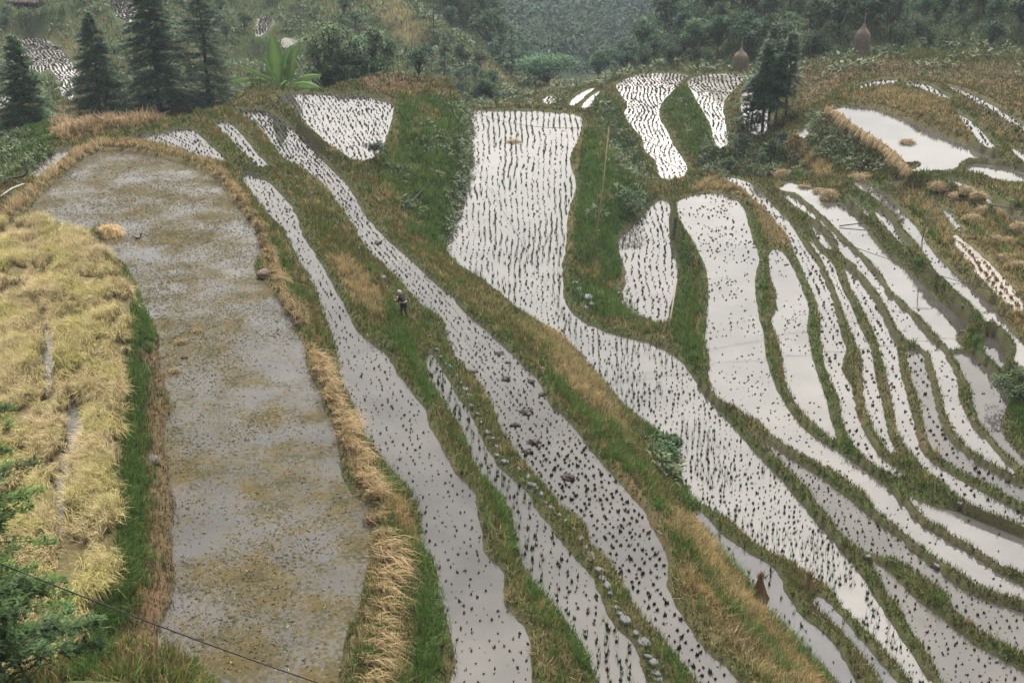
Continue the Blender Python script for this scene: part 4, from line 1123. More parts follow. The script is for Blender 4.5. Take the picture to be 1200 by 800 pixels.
# low scrub: leafy mounds on the rank ground, the knoll's painted shade strip and the far hillsides
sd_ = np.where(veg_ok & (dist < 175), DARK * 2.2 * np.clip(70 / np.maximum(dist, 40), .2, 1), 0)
sd_ += np.where(seen & (facing > -.3) & (dist >= 150) & (dist < 420) & (DMIN > .7), .10 * (1 - .8 * np.clip(DRY + SOIL, 0, 1)) * (.25 + (fbm(X * .08, Y * .08, 171, 3) > .42)), 0)
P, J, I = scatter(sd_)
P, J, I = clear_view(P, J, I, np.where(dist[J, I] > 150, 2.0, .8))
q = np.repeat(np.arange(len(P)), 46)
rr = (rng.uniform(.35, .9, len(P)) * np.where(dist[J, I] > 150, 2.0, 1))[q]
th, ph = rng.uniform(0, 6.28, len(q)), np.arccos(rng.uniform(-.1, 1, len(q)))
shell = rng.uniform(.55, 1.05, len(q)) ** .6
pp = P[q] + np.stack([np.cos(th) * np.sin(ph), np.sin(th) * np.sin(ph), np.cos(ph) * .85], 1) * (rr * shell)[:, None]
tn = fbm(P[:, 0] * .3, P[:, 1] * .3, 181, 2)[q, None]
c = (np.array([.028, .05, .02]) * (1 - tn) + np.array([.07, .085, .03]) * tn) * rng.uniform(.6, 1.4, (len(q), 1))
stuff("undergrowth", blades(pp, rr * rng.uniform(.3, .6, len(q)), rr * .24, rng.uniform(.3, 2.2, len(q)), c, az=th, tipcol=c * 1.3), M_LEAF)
if DEBUG: print("STATS grass", n_grass, "clumps", sum(len(c[2]) for c in clumps), "scrub", len(P))

# the far wood on the flanks of the misty valley, too far off to tell its trees apart
P, J, I = scatter(np.where((PX > 520) & (PX < 860) & (PY > -60) & (PY < 90) & (Y > 262) & (Y < 1000), .055 * np.clip((330 / np.maximum(dist, 1)) ** 1.4, .06, 1), 0))
q = np.repeat(np.arange(len(P)), 70)
rr = (rng.uniform(2.0, 4.6, len(P)) * np.clip(dist[J, I] / 330, 1, 1.8))[q]
th, ph = rng.uniform(0, 6.28, len(q)), np.arccos(rng.uniform(-.3, 1, len(q)))
sh = rng.uniform(.6, 1.08, len(q))
pp = P[q] + np.stack([np.cos(th) * np.sin(ph), np.sin(th) * np.sin(ph), np.cos(ph) * 1.2 + .6], 1) * (rr * sh)[:, None]
c = np.array([.026, .056, .024]) * rng.uniform(.5, 1.5, (len(P), 1))[q] * rng.uniform(.7, 1.35, (len(q), 1))
stuff("far_wood", blades(pp, rr * rng.uniform(.25, .5, len(q)), rr * .22, rng.uniform(.3, 2.3, len(q)), c, az=th, tipcol=c * 1.3), M_FAR)

# ------------------------------------------------------------------ trees
def conifer_meshes(h, r, seed, bare=.08, step=.42, per=6, spray=.34, col=(.027, .058, .021), dens=1.0, blade=.085, droop=.22):
    g = np.random.default_rng(seed)
    n = 9
    zs = np.linspace(-.6, h, n)
    pts = [(g.normal(0, .02) * h * .3 * (i > 1), g.normal(0, .02) * h * .3 * (i > 1), z) for i, z in enumerate(zs)]
    tr = Geo(); tr.add(*tube_geo(pts, np.linspace(.017 * h + .03, .012, n), 8))
    V, az, ln, TN = [], [], [], []
    z = bare * h
    while z < h - .15:
        f = (z - bare * h) / (h * (1 - bare))
        L = r * (1 - f) ** .8 * (1 - .35 * max(0, .12 - f) / .12) + .12
        for k in range(per):
            tone_ = g.uniform(.5, 1.6)
            a = g.uniform(0, 6.28); l = L * g.uniform(.45, 1.28)
            up = g.uniform(.0, .35) * (.4 + f)
            zz = z + g.uniform(-.5, .5) * step
            t = np.linspace(0, 1, 5)
            bx = t * l
            bz = zz + up * bx - droop * l * t ** 2
            tr.add(*tube_geo([(math.cos(a) * x, math.sin(a) * x, q) for x, q in zip(bx, bz)], np.linspace(.012 + .006 * l, .004, 5), 3, False))
            m = max(3, int(l / spray * 5.0 * dens))
            tt = g.uniform(.12, 1.0, m) ** .75
            side = g.normal(0, .16, m) * l * (1.15 - tt)
            px_ = np.cos(a) * tt * l - np.sin(a) * side; py_ = np.sin(a) * tt * l + np.cos(a) * side
            pz_ = zz + up * tt * l - droop * l * tt ** 2 + g.normal(0, .06, m)
            for q in range(3):
                V.append(np.stack([px_, py_, pz_], 1)); TN.append(np.full(m, tone_)); az.append(a + g.normal(0, .8, m)); ln.append(np.full(m, spray) * g.uniform(.6, 1.3, m))
        z += step * g.uniform(.8, 1.2) * (1.0 - .35 * f)
    P = np.concatenate(V); az = np.concatenate(az); ln = np.concatenate(ln)
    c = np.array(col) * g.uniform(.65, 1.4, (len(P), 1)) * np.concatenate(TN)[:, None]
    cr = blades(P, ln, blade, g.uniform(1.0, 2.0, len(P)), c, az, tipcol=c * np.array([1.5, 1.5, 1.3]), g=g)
    return tr.mesh("trunk", M_BARK), mesh_from("crown", *cr[:2], M_NEEDLE, cr[2])


def broadleaf_meshes(h, cr_r, seed, col=(.04, .07, .026), clumps_=18, leaves=60, leaf=.34, stem=.35, mat=None, light=1.4, low=-.35):
    g = np.random.default_rng(seed)
    tr = Geo()
    tr.add(*tube_geo([(0, 0, -.5), (.05 * h * g.normal(), .05 * h * g.normal() * .5, h * stem * .6), (0, 0, h * stem)], [.03 * h, .024 * h, .02 * h], 7))
    P, az, C0 = [], [], []
    for k in range(clumps_):
        a = g.uniform(0, 6.28); e = g.uniform(low, 1.0)
        rr = cr_r * math.sqrt(max(0, 1 - max(e, 0) ** 2 * .8)) * g.uniform(.35, 1.0)
        c = np.array([math.cos(a) * rr, math.sin(a) * rr, h * (.62 + .3 * e)])
        s = cr_r * g.uniform(.26, .48)
        tr.add(*tube_geo([(0, 0, h * stem * .9), (c[0] * .5, c[1] * .5, (h * stem + c[2]) / 2), tuple(c)], [.014 * h, .009 * h, .003 * h], 4, False))
        v = g.normal(0, 1, (leaves, 3)); v /= np.linalg.norm(v, axis=1)[:, None]
        v[:, 2] = np.abs(v[:, 2]) * .9 - .25
        P.append(c + v * s * g.uniform(.55, 1.08, (leaves, 1))); az.append(np.arctan2(v[:, 1], v[:, 0]) + g.normal(0, .6, leaves))
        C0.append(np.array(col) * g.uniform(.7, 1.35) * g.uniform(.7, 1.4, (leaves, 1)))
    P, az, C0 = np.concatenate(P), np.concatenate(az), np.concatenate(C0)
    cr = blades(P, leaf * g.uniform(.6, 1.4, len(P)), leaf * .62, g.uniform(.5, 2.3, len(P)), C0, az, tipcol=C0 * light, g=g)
    return tr.mesh("trunk", M_BARK), mesh_from("crown", *cr[:2], mat or M_LEAF, cr[2])


def bamboo_meshes(h, seed, col=(.06, .085, .03), mat=None):
    g = np.random.default_rng(seed)
    tr = Geo(); P, az = [], []
    for k in range(11):
        a = g.uniform(0, 6.28); b = g.uniform(.1, .34) * h; hh = h * g.uniform(.7, 1.05)
        t = np.linspace(0, 1, 7)
        x = b * t ** 2.2 * 1.1; z = hh * (t - .16 * t ** 4) - .4 * (t == 0)
        tr.add(*tube_geo([(math.cos(a) * (.25 + q), math.sin(a) * (.25 + q), w) for q, w in zip(x, z)], np.linspace(.05, .012, 7), 4, False))
        m = 75
        tt = g.uniform(.25, 1.02, m)
        q = b * tt ** 2.2 * 1.1 + .25
        P.append(np.stack([np.cos(a) * q, np.sin(a) * q, hh * (tt - .16 * tt ** 4)], 1) + g.normal(0, .34, (m, 3)) * (.5 + tt[:, None] * .6))
        az.append(g.uniform(0, 6.28, m))
    P, az = np.concatenate(P), np.concatenate(az)
    c = np.array(col) * g.uniform(.65, 1.45, (len(P), 1))
    cr = blades(P, .62 * g.uniform(.6, 1.3, len(P)), .2, g.uniform(1.2, 2.6, len(P)), c, az, tipcol=c * 1.35, g=g)
    return tr.mesh("culms", M_BARK), mesh_from("crown", *cr[:2], mat or M_FAR, cr[2])


def tree(name, meshes, loc, rotz=0, scale=1.0, label=None, cat='tree', group=None):
    e = link(name, None, loc, rotz, None, scale)
    e.empty_display_size = .3
    link("trunk" if meshes[0].name.startswith("trunk") else "culms", meshes[0], parent=e)
    link("crown", meshes[1], parent=e)
    return put(e, label, cat, group)


def stand(px, t):
    """ground below the surveyed line px at t metres from the camera along the ground"""
    x = (px - 600) / FOC * t
    for _ in range(4):
        z = float(zat(x, t)); x = (px - 600) / FOC * (t * CP + (CAM_Z - z) * SP)
    return float(x), float(t), float(zat(x, t))


def top_z(y, py):
    v = (400 - py) / FOC
    return CAM_Z + y * (v * CP - SP) / (CP + v * SP)


# the dark firs behind the ridge, left
for px, t, top, rad, seed, lab in (
        (36, 122, 38, 4.2, 1, 'dark fir in front of the curved far paddy, leftmost of the row on the ridge'),
        (121, 140, 12, 4.4, 2, 'short broad dark fir standing right behind the tan dry grass patch'),
        (188, 148, -46, 5.3, 3, 'tall dense dark fir in the middle of the row behind the ridge'),
        (246, 150, -50, 5.2, 4, 'tall dark fir with open branches, rightmost of the row beside the banana plant')):
    x, y, z = stand(px, t)
    h = top_z(y, top) - z
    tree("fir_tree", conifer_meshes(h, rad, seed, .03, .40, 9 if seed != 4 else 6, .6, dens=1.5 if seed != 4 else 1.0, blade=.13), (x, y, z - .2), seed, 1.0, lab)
# the group of pines on the lower terrace, right of centre
for px, t, top, rad, seed, bare, lab in (
        (893, 131, 42, 2.3, 11, .34, 'slim dark pine at the left front of the clump by the lower paddies'),
        (900, 134, 26, 2.5, 12, .36, 'tallest dark pine in the middle of the clump by the lower paddies'),
        (908, 132, 60, 2.0, 13, .30, 'low dark pine in front of the tallest pine of the clump'),
        (921, 133, 34, 2.0, 14, .36, 'slim dark pine standing rightmost in the clump by the lower paddies'),
        (880, 133, 84, 2.4, 15, .12, 'small bushy dark pine, leftmost and lowest of the clump')):
    x, y, z = stand(px, t)
    h = top_z(y, top) - z
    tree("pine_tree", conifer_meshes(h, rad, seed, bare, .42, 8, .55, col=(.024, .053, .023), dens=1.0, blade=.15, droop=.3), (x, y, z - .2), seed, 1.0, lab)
# young fir and bushes on the knoll
x, y, z = stand(522, 152)
tree("fir_tree", conifer_meshes(top_z(y, 38) - z, 2.1, 21, .05, .5, 5, .45, col=(.03, .06, .03)), (x, y, z), 1, 1.0, 'young grey green fir rising behind the brown garden plot on the knoll')
for px, t, top, w, seed, col, lab in (
        (386, 150, 20, 3.4, 31, (.055, .10, .032), 'leafy green tree with a thin trunk right of the banana plant'),
        (437, 150, 30, 2.9, 32, (.042, .075, .03), 'round dark green bushy tree at the left end of the brown garden plot'),
        (412, 148, 56, 2.2, 33, (.04, .06, .028), 'low bush between the leafy tree and the round dark tree')):
    x, y, z = stand(px, t)
    h = top_z(y, top) - z
    tree("broadleaf_tree", broadleaf_meshes(h, w, seed, col, 40, 130, .42, .3, None, 1.5, -.7 if seed == 31 else -1.5), (x, y, z), 0, 1.0, lab)
x, y, z = stand(640, 196)
tree("broadleaf_tree", broadleaf_meshes(top_z(y, 68) - z, 4.6, 41, (.05, .085, .042), 34, 110, .5, .2, M_FAR), (x, y, z), 0, 1.0, 'round pale green tree at the mouth of the valley beyond the long paddy')
p = hit(440, 186)
tree("bush", broadleaf_meshes(1.3, .9, 42, (.03, .055, .03), 14, 60, .18, .2), p, 0, 1.0, 'grey green bush at the lower right corner of the upper pale paddy', 'bush')
for px, py, h, lab in ((776, 540, .9, 'dark leafy bush on the green bank above the long paddy'), (786, 528, .7, 'small bush at the paddy edge beside the larger leafy bush'),
                       (738, 250, 2.0, 'dark bush near the crest of the green knoll'), (1190, 470, 1.6, 'green bush on the bank right of the muddy rounded paddy')):
    tree("bush", broadleaf_meshes(h, h * .8, int(px), (.026, .052, .016), 20, 70, .15, .15, low=-1.2), hit(px, py), 0, 1.0, lab, 'bush')

# the wooded slopes across the valley
FOREST = [broadleaf_meshes(7.5, 2.9, 51, (0.032, 0.058, 0.026), 22, 60, .55, .25, M_FAR), broadleaf_meshes(6.6, 3.1, 52, (0.021, 0.042, 0.021), 24, 60, .55, .2, M_FAR),
          broadleaf_meshes(8.4, 2.6, 53, (0.040, 0.064, 0.029), 22, 60, .55, .3, M_FAR), bamboo_meshes(8.0, 54, (0.048, 0.080, 0.030)), bamboo_meshes(6.5, 55, (0.032, 0.061, 0.026)),
          conifer_meshes(9.5, 2.2, 56, .1, .62, 5, .6, dens=.6, blade=.16)]
REG = np.array([(525, -60), (540, 30), (600, 92), (640, 98), (690, 98), (750, 82), (830, 76), (925, 74), (985, 58), (1000, 40), (1030, 40), (1060, 54), (1260, 58), (1260, -90)], float)
spots, tries = [], 0
cx, cy = rng.uniform(-40, 150, 60000), 150 + 290 * rng.random(60000) ** 1.3
ppx, ppy, _ = survey(np.column_stack([cx, cy, zat(cx, cy)]))
ins = sdf(REG, ppx, ppy) < 0
dm = sample(DMIN, cx, cy)
for x, y, a in zip(cx[ins & (dm > 2)], cy[ins & (dm > 2)], ppx[ins & (dm > 2)]):
    sp = 3.3 + max(0, (y - 190) * .02)
    if all((x - q[0]) ** 2 + (y - q[1]) ** 2 > sp * sp for q in spots):
        spots.append((x, y))
spots = [q for q in spots if not blocks(np.array([[q[0], q[1], float(zat(*q))]]), 5.0)[0]]
spots.sort(key=lambda q: q[1])
spots = spots[:290]
KIND_L = ['round crowned broadleaf tree in the dark wood on the slope beyond the terraces', 'low dense broadleaf tree in the dark wood on the slope beyond the terraces',
          'tall loose broadleaf tree in the dark wood on the slope beyond the terraces', 'feathery tall bamboo clump in the dark wood on the slope beyond the terraces',
          'feathery low bamboo clump in the dark wood on the slope beyond the terraces', 'pointed conifer in the dark wood on the slope beyond the terraces']
for x, y in spots:
    k = int(rng.choice(6, p=[.22, .22, .16, .18, .14, .08]))
    tree(["broadleaf_tree", "broadleaf_tree", "broadleaf_tree", "bamboo_clump", "bamboo_clump", "conifer_tree"][k], FOREST[k], (x, y, float(zat(x, y)) - .3), rng.uniform(0, 6.28),
         float(rng.uniform(.5, .95) + min(.35, max(0, (y - 190) * .006))), KIND_L[k], "bamboo" if k in (3, 4) else "tree", "trees of the wood across the valley")
# scattered trees and bushes of the left hillside and the spur
for poly, n, sc, what in (([(205, -20), (420, -20), (425, 50), (270, 62), (205, 50)], 26, (.35, .6), 'on the hazy slope above the small far paddies'),
                          ([(440, 62), (520, 55), (602, 112), (560, 124), (480, 90)], 26, (.3, .5), 'on the spur below the strip of dry grass'),
                          ([(60, -10), (200, -20), (200, 60), (110, 100), (100, 60)], 12, (.18, .32), 'on the yellow hillside behind the firs'),
                          ([(-20, -20), (60, -30), (20, 5), (5, 60), (-30, 80)], 10, (.25, .4), 'on the hillside beside the bark roofed shed'),
                          ([(810, 182), (835, 165), (870, 165), (930, 172), (915, 200), (850, 204)], 16, (.16, .3), 'in the overgrown gully below the pines'),
                          ([(470, -20), (560, -20), (560, 40), (520, 45)], 10, (.5, .8), 'on the near side of the misty valley')):
    q = np.array(poly, float); done = 0
    while done < n:
        a, b = rng.uniform(q[:, 0].min(), q[:, 0].max()), rng.uniform(q[:, 1].min(), q[:, 1].max())
        if sdf(q, np.array([a]), np.array([b]))[0] > 0: continue
        done += 1
        p = hit(a, b, 90)
        if sample(DMIN, np.array([p.x]), np.array([p.y]))[0] < 1.0 or blocks(np.array([p[:]]), 7.0 * sc[1])[0]: continue
        k = int(rng.choice([0, 1, 2, 5]))
        tree("bush" if sc[1] < .45 else "broadleaf_tree", FOREST[k], p - Vector((0, 0, .2)), rng.uniform(0, 6.28), float(rng.uniform(*sc)),
             ['round green bush ', 'dense low bush ', 'loose tall bush ', '', '', 'pointed young conifer '][k] + what, "bush" if sc[1] < .45 else "tree", "bushes and trees " + what)

# firs at the very front, left: their tips reach into view
for (x, y, top, rad, seed, lab) in ((-12.3, 22.5, 23.0, 2.25, 61, 'fir with soft blue green needles reaching in from the left edge by the ripe rice'),
                                    (-9.7, 17.8, 18.4, 2.2, 62, 'dark fir with brown twigs at the lower left corner below the black cable')):
    z = float(zat(x, y))
    tree("fir_tree", conifer_meshes(top - z, rad, seed, .3, .22, 6, .15, col=(.042, .082, .015) if seed == 61 else (.024, .055, .015), dens=2.2, blade=.04, droop=.1), (x, y, z - .3), 0, 1.0, lab)

# ------------------------------------------------------------------ banana plant
def banana():
    e = link("banana_plant", None, stand(330, 128))
    e.scale = (1.4, 1.4, 1.35)
    put(e, 'big leaved bright green banana plant at the head of the upper pale paddy', 'banana plant')
    st = Geo()
    for k in range(4):
        a = k * 1.7
        st.add(*tube_geo([(math.cos(a) * .3, math.sin(a) * .3, -.3), (math.cos(a) * .35, math.sin(a) * .3, .9)], [.15, .10], 8), (.09, .10, .04))
    link("pseudostem", st.mesh("pseudostem", M_GRASS, True), parent=e)
    leaves = [(-1.1, .1, 1.55, 4.3, 1.0, .05), (.7, .2, 1.42, 3.5, .8, .10), (1.5, -.1, 1.30, 3.8, .9, .15), (-2.0, 0, .75, 3.9, .75, .75), (-1.6, -.5, .55, 3.5, .7, .9), (1.3, -.4, .72, 3.4, .75, .85),
              (.2, -.6, .9, 2.6, .7, .6), (2.0, .4, .85, 3.2, .7, .7), (-.6, .5, 1.2, 3.0, .7, .3), (-2.4, .4, .95, 3.2, .6, .5), (2.3, -.3, .5, 2.8, .6, .9)]
    for dx, dy, el, L, w, dr in leaves:
        a = math.atan2(dy, dx); n = 12
        G = Geo(); V, T, Cc = [], [], []
        m = Geo(); mid = []
        for i in range(n + 1):
            t = i / n
            elev = el - dr * 1.4 * t
            if i: r_ += L / n * math.cos(elev); z_ += L / n * math.sin(elev)
            else: r_, z_ = .15, .5
            c = Vector((math.cos(a) * r_, math.sin(a) * r_, z_))
            mid.append(c)
            ww = w * .62 * (0.06 if t < .14 else math.sin(math.pi * min(1, (t - .1) / .92)) ** .55)
            side = Vector((-math.sin(a) * .55, math.cos(a) * .55, .0)) + Vector((.25, 0, .62)) if abs(el) < 1.1 else Vector((.96, -.28, 0))
            fold = Vector((0, 0, -ww * .35))
            for sgn in (-1, 0, 1):
                j = random.choice((.5, .8, .95, 1.0, 1.05)) if sgn else 1
                V.append((c + side * ww * sgn * j + (fold if sgn else Vector((0, 0, 0))))[:])
                tone = random.uniform(.85, 1.15)
                Cc.append((.045 * tone, .12 * tone, .026 * tone) if sgn else (.15, .22, .07))
        for i in range(n):
            b = i * 3
            T += [(b, b + 1, b + 4), (b, b + 4, b + 3), (b + 1, b + 2, b + 5), (b + 1, b + 5, b + 4)]
        o = link("leaf", mesh_from("leaf", V, T, M_GRASS, Cc), parent=e)
        link("midrib", Geo().add(*tube_geo(mid, np.linspace(.035, .012, n + 1), 5), (.15, .2, .07)).mesh("midrib", M_GRASS), parent=o)
    return e


banana()
p = Vector(stand(364, 127.5))
link_ = link("support_stick", Geo().add(*tube_geo([(.35, -.1, -.2), (-1.6, .2, 3.9)], [.07, .05], 6)).mesh("support_stick", M_POLE), p)
put(link_, 'thin leaning stick propped against the banana plant', 'stick')

# ------------------------------------------------------------------ straw: bundles, sheaves, heaps, haystacks
def straw_blades(P, ln, wd, lean, az=None, tone=(.34, .245, .125), two=True, droop=.5):
    c = np.array(tone) * rng.uniform(.55, 1.25, (len(P), 1))
    return blades(P, ln, wd, lean, c * .8, az, two, droop, c * 1.1)


def bundle_mesh(length=1.1, n=90, wd=.022, tone=(.28, .205, .11)):
    """a flattened bundle of straw lying along +X, loose at the far end"""
    P = np.column_stack([rng.normal(-.1, .18, n), rng.normal(0, .12, n), np.abs(rng.normal(.1, .06, n))])
    a = straw_blades(P, length * rng.uniform(.35, 1.2, n), wd, rng.normal(1.2, .24, n), rng.normal(0, .42, n), tone, True, .45)
    P = np.column_stack([rng.normal(0, .12, 26), rng.normal(0, .12, 26), np.full(26, .12)])
    b = straw_blades(P, length * .45 * rng.uniform(.6, 1.1, 26), wd, rng.normal(1.2, .2, 26), rng.normal(3.14, .4, 26), tone, True, .4)
    G = join([a, b])
    return mesh_from("straw_bundle", *G[:2], M_STRAW, G[2])


def heap_mesh(r, h, n=260, wd=.03, tone=(.24, .18, .10), name="straw_heap"):
    G = Geo()
    m, k = 5, 14
    ring = []
    V, T = [(0, 0, h * .8)], []
    for i in range(1, m + 1):
        for j in range(k):
            a = 2 * math.pi * j / k; q = r * i / m * .95 * rng.uniform(.9, 1.08)
            V.append((math.cos(a) * q, math.sin(a) * q, h * .8 * (1 - (i / m) ** 2) - (.12 if i == m else 0)))
    for j in range(k): T.append((0, 1 + j, 1 + (j + 1) % k))
    for i in range(m - 1):
        for j in range(k):
            a, b = 1 + i * k + j, 1 + i * k + (j + 1) % k
            T += [(a, a + k, b + k), (a, b + k, b)]
    G.add(V, T, np.array(tone) * .55)
    t = rng.uniform(0, 6.28, n); q = r * np.sqrt(rng.uniform(0, .95, n))
    P = np.column_stack([np.cos(t) * q, np.sin(t) * q, h * .8 * (1 - (q / r) ** 2)])
    c = np.array(tone) * rng.uniform(.6, 1.3, (n, 1))
    B = blades(P, max(.25, r * .5) * rng.uniform(.5, 1.2, n), wd, rng.uniform(.9, 1.75, n), c * .85, t + rng.normal(0, .7, n), True, .5, c * 1.15)
    G.add(*B)
    return G.mesh(name, M_STRAW)


BUND = [bundle_mesh() for _ in range(4)] + [bundle_mesh(.9, 70, .022, (.28, .21, .105)) for _ in range(2)]


def along(pts, n):
    P = np.asarray(pts, float)
    L = np.concatenate([[0], np.cumsum(np.hypot(*np.diff(P, axis=0).T))])
    s = np.linspace(0, L[-1], n)
    return [(float(np.interp(q, L, P[:, 0])), float(np.interp(q, L, P[:, 1]))) for q in s]


def lay_bundles(pts, n, az, lab, grp, sc=1.0, jit=.35):
    for k, (a, b) in enumerate(along(pts, n)):
        p = hit(a + random.uniform(-2.5, 2.5), b + random.uniform(-1, 1))
        o = link("straw_bundle", BUND[random.randrange(6)], p + Vector((0, 0, .02)), az + random.uniform(-jit, jit), None, sc * random.uniform(.8, 1.2))
        gxx, gyy = sample(gx, np.array([p.x]), np.array([p.y]))[0], sample(gy, np.array([p.x]), np.array([p.y]))[0]
        dz = gxx * math.cos(o.rotation_euler.z) + gyy * math.sin(o.rotation_euler.z)
        o.rotation_euler = (0, float(-math.atan(max(-.9, min(.9, dz)))), o.rotation_euler.z)
        put(o, lab, "straw bundle", grp)


lay_bundles([(440, 612), (452, 640), (455, 680), (448, 720), (440, 760), (436, 800)], 12, -.35, 'tan straw bundle on the thick straw covered bund lower right of the weedy paddy', 'straw bundles on the thick part of the bund', 1.15, .3)
lay_bundles([(250, 198), (276, 228), (300, 262), (316, 300), (328, 340), (352, 380)], 24, -.6, 'tan straw bundle on the narrow bund along the right side of the weedy paddy', 'straw bundles on the narrow bund', .95, .6)
lay_bundles([(364, 410), (380, 450), (398, 490), (420, 540), (440, 585)], 18, -.4, 'tan straw bundle on the widening bund right of the middle of the weedy paddy', 'straw bundles on the widening bund', 1.0, .5)
lay_bundles([(4, 256), (35, 228), (65, 202), (100, 180), (118, 171)], 18, 2.4, 'straw bundle on the bund at the upper left edge of the weedy paddy', 'straw bundles on the upper left bund', 1.0, .6)
lay_bundles([(122, 170), (160, 171), (205, 180), (240, 192)], 14, -1.5, 'straw bundle on the curved bund at the far end of the weedy paddy', 'straw bundles on the far bund', .9, .5)

# sheaves drying over the edge of the bright upper right paddy
SHEAF = []
for k in range(3):
    n = 80
    P = np.column_stack([rng.normal(0, .06, n), rng.normal(0, .085, n), rng.uniform(.15, .42, n)])
    a = straw_blades(P, rng.uniform(1.0, 1.5, n), .045, rng.normal(1.45, .16, n), rng.normal(0, .3, n), (.30, .22, .12), True, 1.1)
    SHEAF.append(mesh_from("straw_sheaf", *a[:2], M_STRAW, a[2]))
W = POLY['TR']
for k, (a, b) in enumerate(along([(974, 130), (992, 143), (1010, 157), (1032, 170)], 9) + along([(1037, 174), (1050, 186), (1066, 201)], 6)):
    q = at_z(a, b, 4.15)
    o = link("straw_sheaf", SHEAF[k % 3], (q[0], q[1], max(4.1, float(zat(q[0], q[1])))), math.pi * 1.28 + random.uniform(-.2, .2), None, random.uniform(.95, 1.25))
    put(o, 'brown straw sheaf hung over the bank edge of the large bright white paddy', 'straw sheaf', 'sheaves along the white paddy edge')

for px, py, r, h, lab in (
        (1063, 167, .95, .35, 'small straw raft lying in the middle of the bright white paddy'),
        (943, 220, .75, .3, 'flat straw mat floating at the far end of the bright strip right of the gully'),
        (960, 226, .8, .4, 'straw mat joined to the large straw heap in the bright strip'),
        (972, 232, 1.2, .95, 'largest straw heap, at the edge of the bright strip above its dark shadow'),
        (992, 252, .85, .35, 'oval straw mat lying alone in the bright strip below the largest straw heap'),
        (1100, 221, 1.1, .7, 'straw heap on the dry slope just below the curved bund of the white paddy'),
        (1133, 226, .8, .6, 'small straw heap left of the thin curved paddy on the right slope'),
        (1146, 233, .8, .6, 'small straw heap touching the thin curved paddy on the right slope'),
        (1122, 233, .9, .55, 'straw heap between two bunds in the middle of the right slope'),
        (1153, 249, .9, .7, 'pointed straw heap beside the lower end of the thin curved paddy'),
        (1141, 258, .95, .6, 'wide straw heap below the pointed heap on the right slope'),
        (1165, 283, .95, .5, 'low straw heap above the brown stubbly paddy'),
        (1184, 286, .8, .6, 'straw heap right of the low heap above the brown stubbly paddy'),
        (1196, 269, .9, .6, 'straw heap at the right edge of the photo beside the thin paddy'),
        (1183, 304, .9, .55, 'straw heap on the green bank right of the brown stubbly paddy'),
        (1191, 314, .9, .6, 'straw heap at the right edge just under its neighbour on the green bank'),
        (915, 207, 1.0, .8, 'straw heap on the path edge in front of the overgrown gully'),
        (1008, 210, 1.3, .6, 'long straw heap at the foot of the dark bank of the white paddy'),
        (652, 104, 1.6, 1.5, 'rounded old straw heap by the small terraces beyond the long paddy'),
        (602, 166, .95, .12, 'thin brown straw mat floating near the far end of the long paddy'),
        (1020, 575, .5, .25, 'small brown reed tuft on the bund of the broad lower paddies')):
    o = link("straw_heap", heap_mesh(r * .8, h * .85, 240, .04), hit(px, py) if not lab.startswith(('thin', 'small straw raft')) else Vector(at_z(px, py, {602: .02, 1063: 4.02}[px])), random.uniform(0, 6))
    put(o, lab, 'straw heap')
# heap with green weeds in the weedy paddy
q = at_z(128, 275, 6.2)
e = put(link("straw_heap", None, q), 'round straw heap standing in the weedy paddy with dark weeds at its left', 'straw heap')
link("straw", heap_mesh(.95, .75, 420, .025, (.44, .31, .15), "straw"), parent=e)
n = 260
t = rng.uniform(1.9, 4.6, n); rr_ = rng.uniform(.6, 1.15, n)
c = np.array([.03, .055, .02]) * rng.uniform(.5, 1.4, (n, 1))
B = blades(np.column_stack([np.cos(t) * rr_, np.sin(t) * rr_, rng.uniform(0, .25, n)]), rng.uniform(.2, .45, n), .05, rng.gamma(2, .3, n), c, None, True, .5, c * 1.4)
link("weeds", mesh_from("weeds", *B[:2], M_GRASS, B[2]), parent=e)

# standing sheaf and a tied tuft in the narrow lower paddies
def standing_sheaf(r, h, n, tone, wd):
    t = rng.uniform(0, 6.28, n); q = rng.uniform(.5, 1, n) * r
    P = np.column_stack([np.cos(t) * q, np.sin(t) * q, np.zeros(n)])
    ln = h * rng.uniform(.75, .98, n)
    a = straw_blades(P, ln, wd, np.arctan2(q * .92, h * .85), t + math.pi + rng.normal(0, .12, n), tone, False)
    m = n // 3
    P2 = np.column_stack([rng.normal(0, r * .12, m), rng.normal(0, r * .12, m), np.full(m, h * .78)])
    b = straw_blades(P2, h * rng.uniform(.16, .34, m), wd, np.abs(rng.normal(0, .5, m)), None, tone, False)
    return join([a, b])


for px, py, r, h, tone, lab in ((889, 701, .42, 1.25, (.24, .16, .085), 'conical brown straw sheaf standing in the dark narrow paddy'),
                                (947, 692, .33, .85, (.27, .19, .11), 'spiky pale straw tuft standing between the two narrow lower bunds')):
    e = put(link("standing_sheaf", None, hit(px, py)), lab, 'straw sheaf')
    S_ = standing_sheaf(r, h, 420, tone, .03)
    link("stalks", mesh_from("stalks", *S_[:2], M_STRAW, S_[2]), parent=e)
    ring = [(math.cos(a) * r * .3, math.sin(a) * r * .3, h * .74) for a in np.linspace(0, 6.28, 10)]
    link("tie", Geo().add(*tube_geo(ring, [.03] * 10, 5, False), (.2, .14, .07)).mesh("tie", M_STRAW), parent=e)


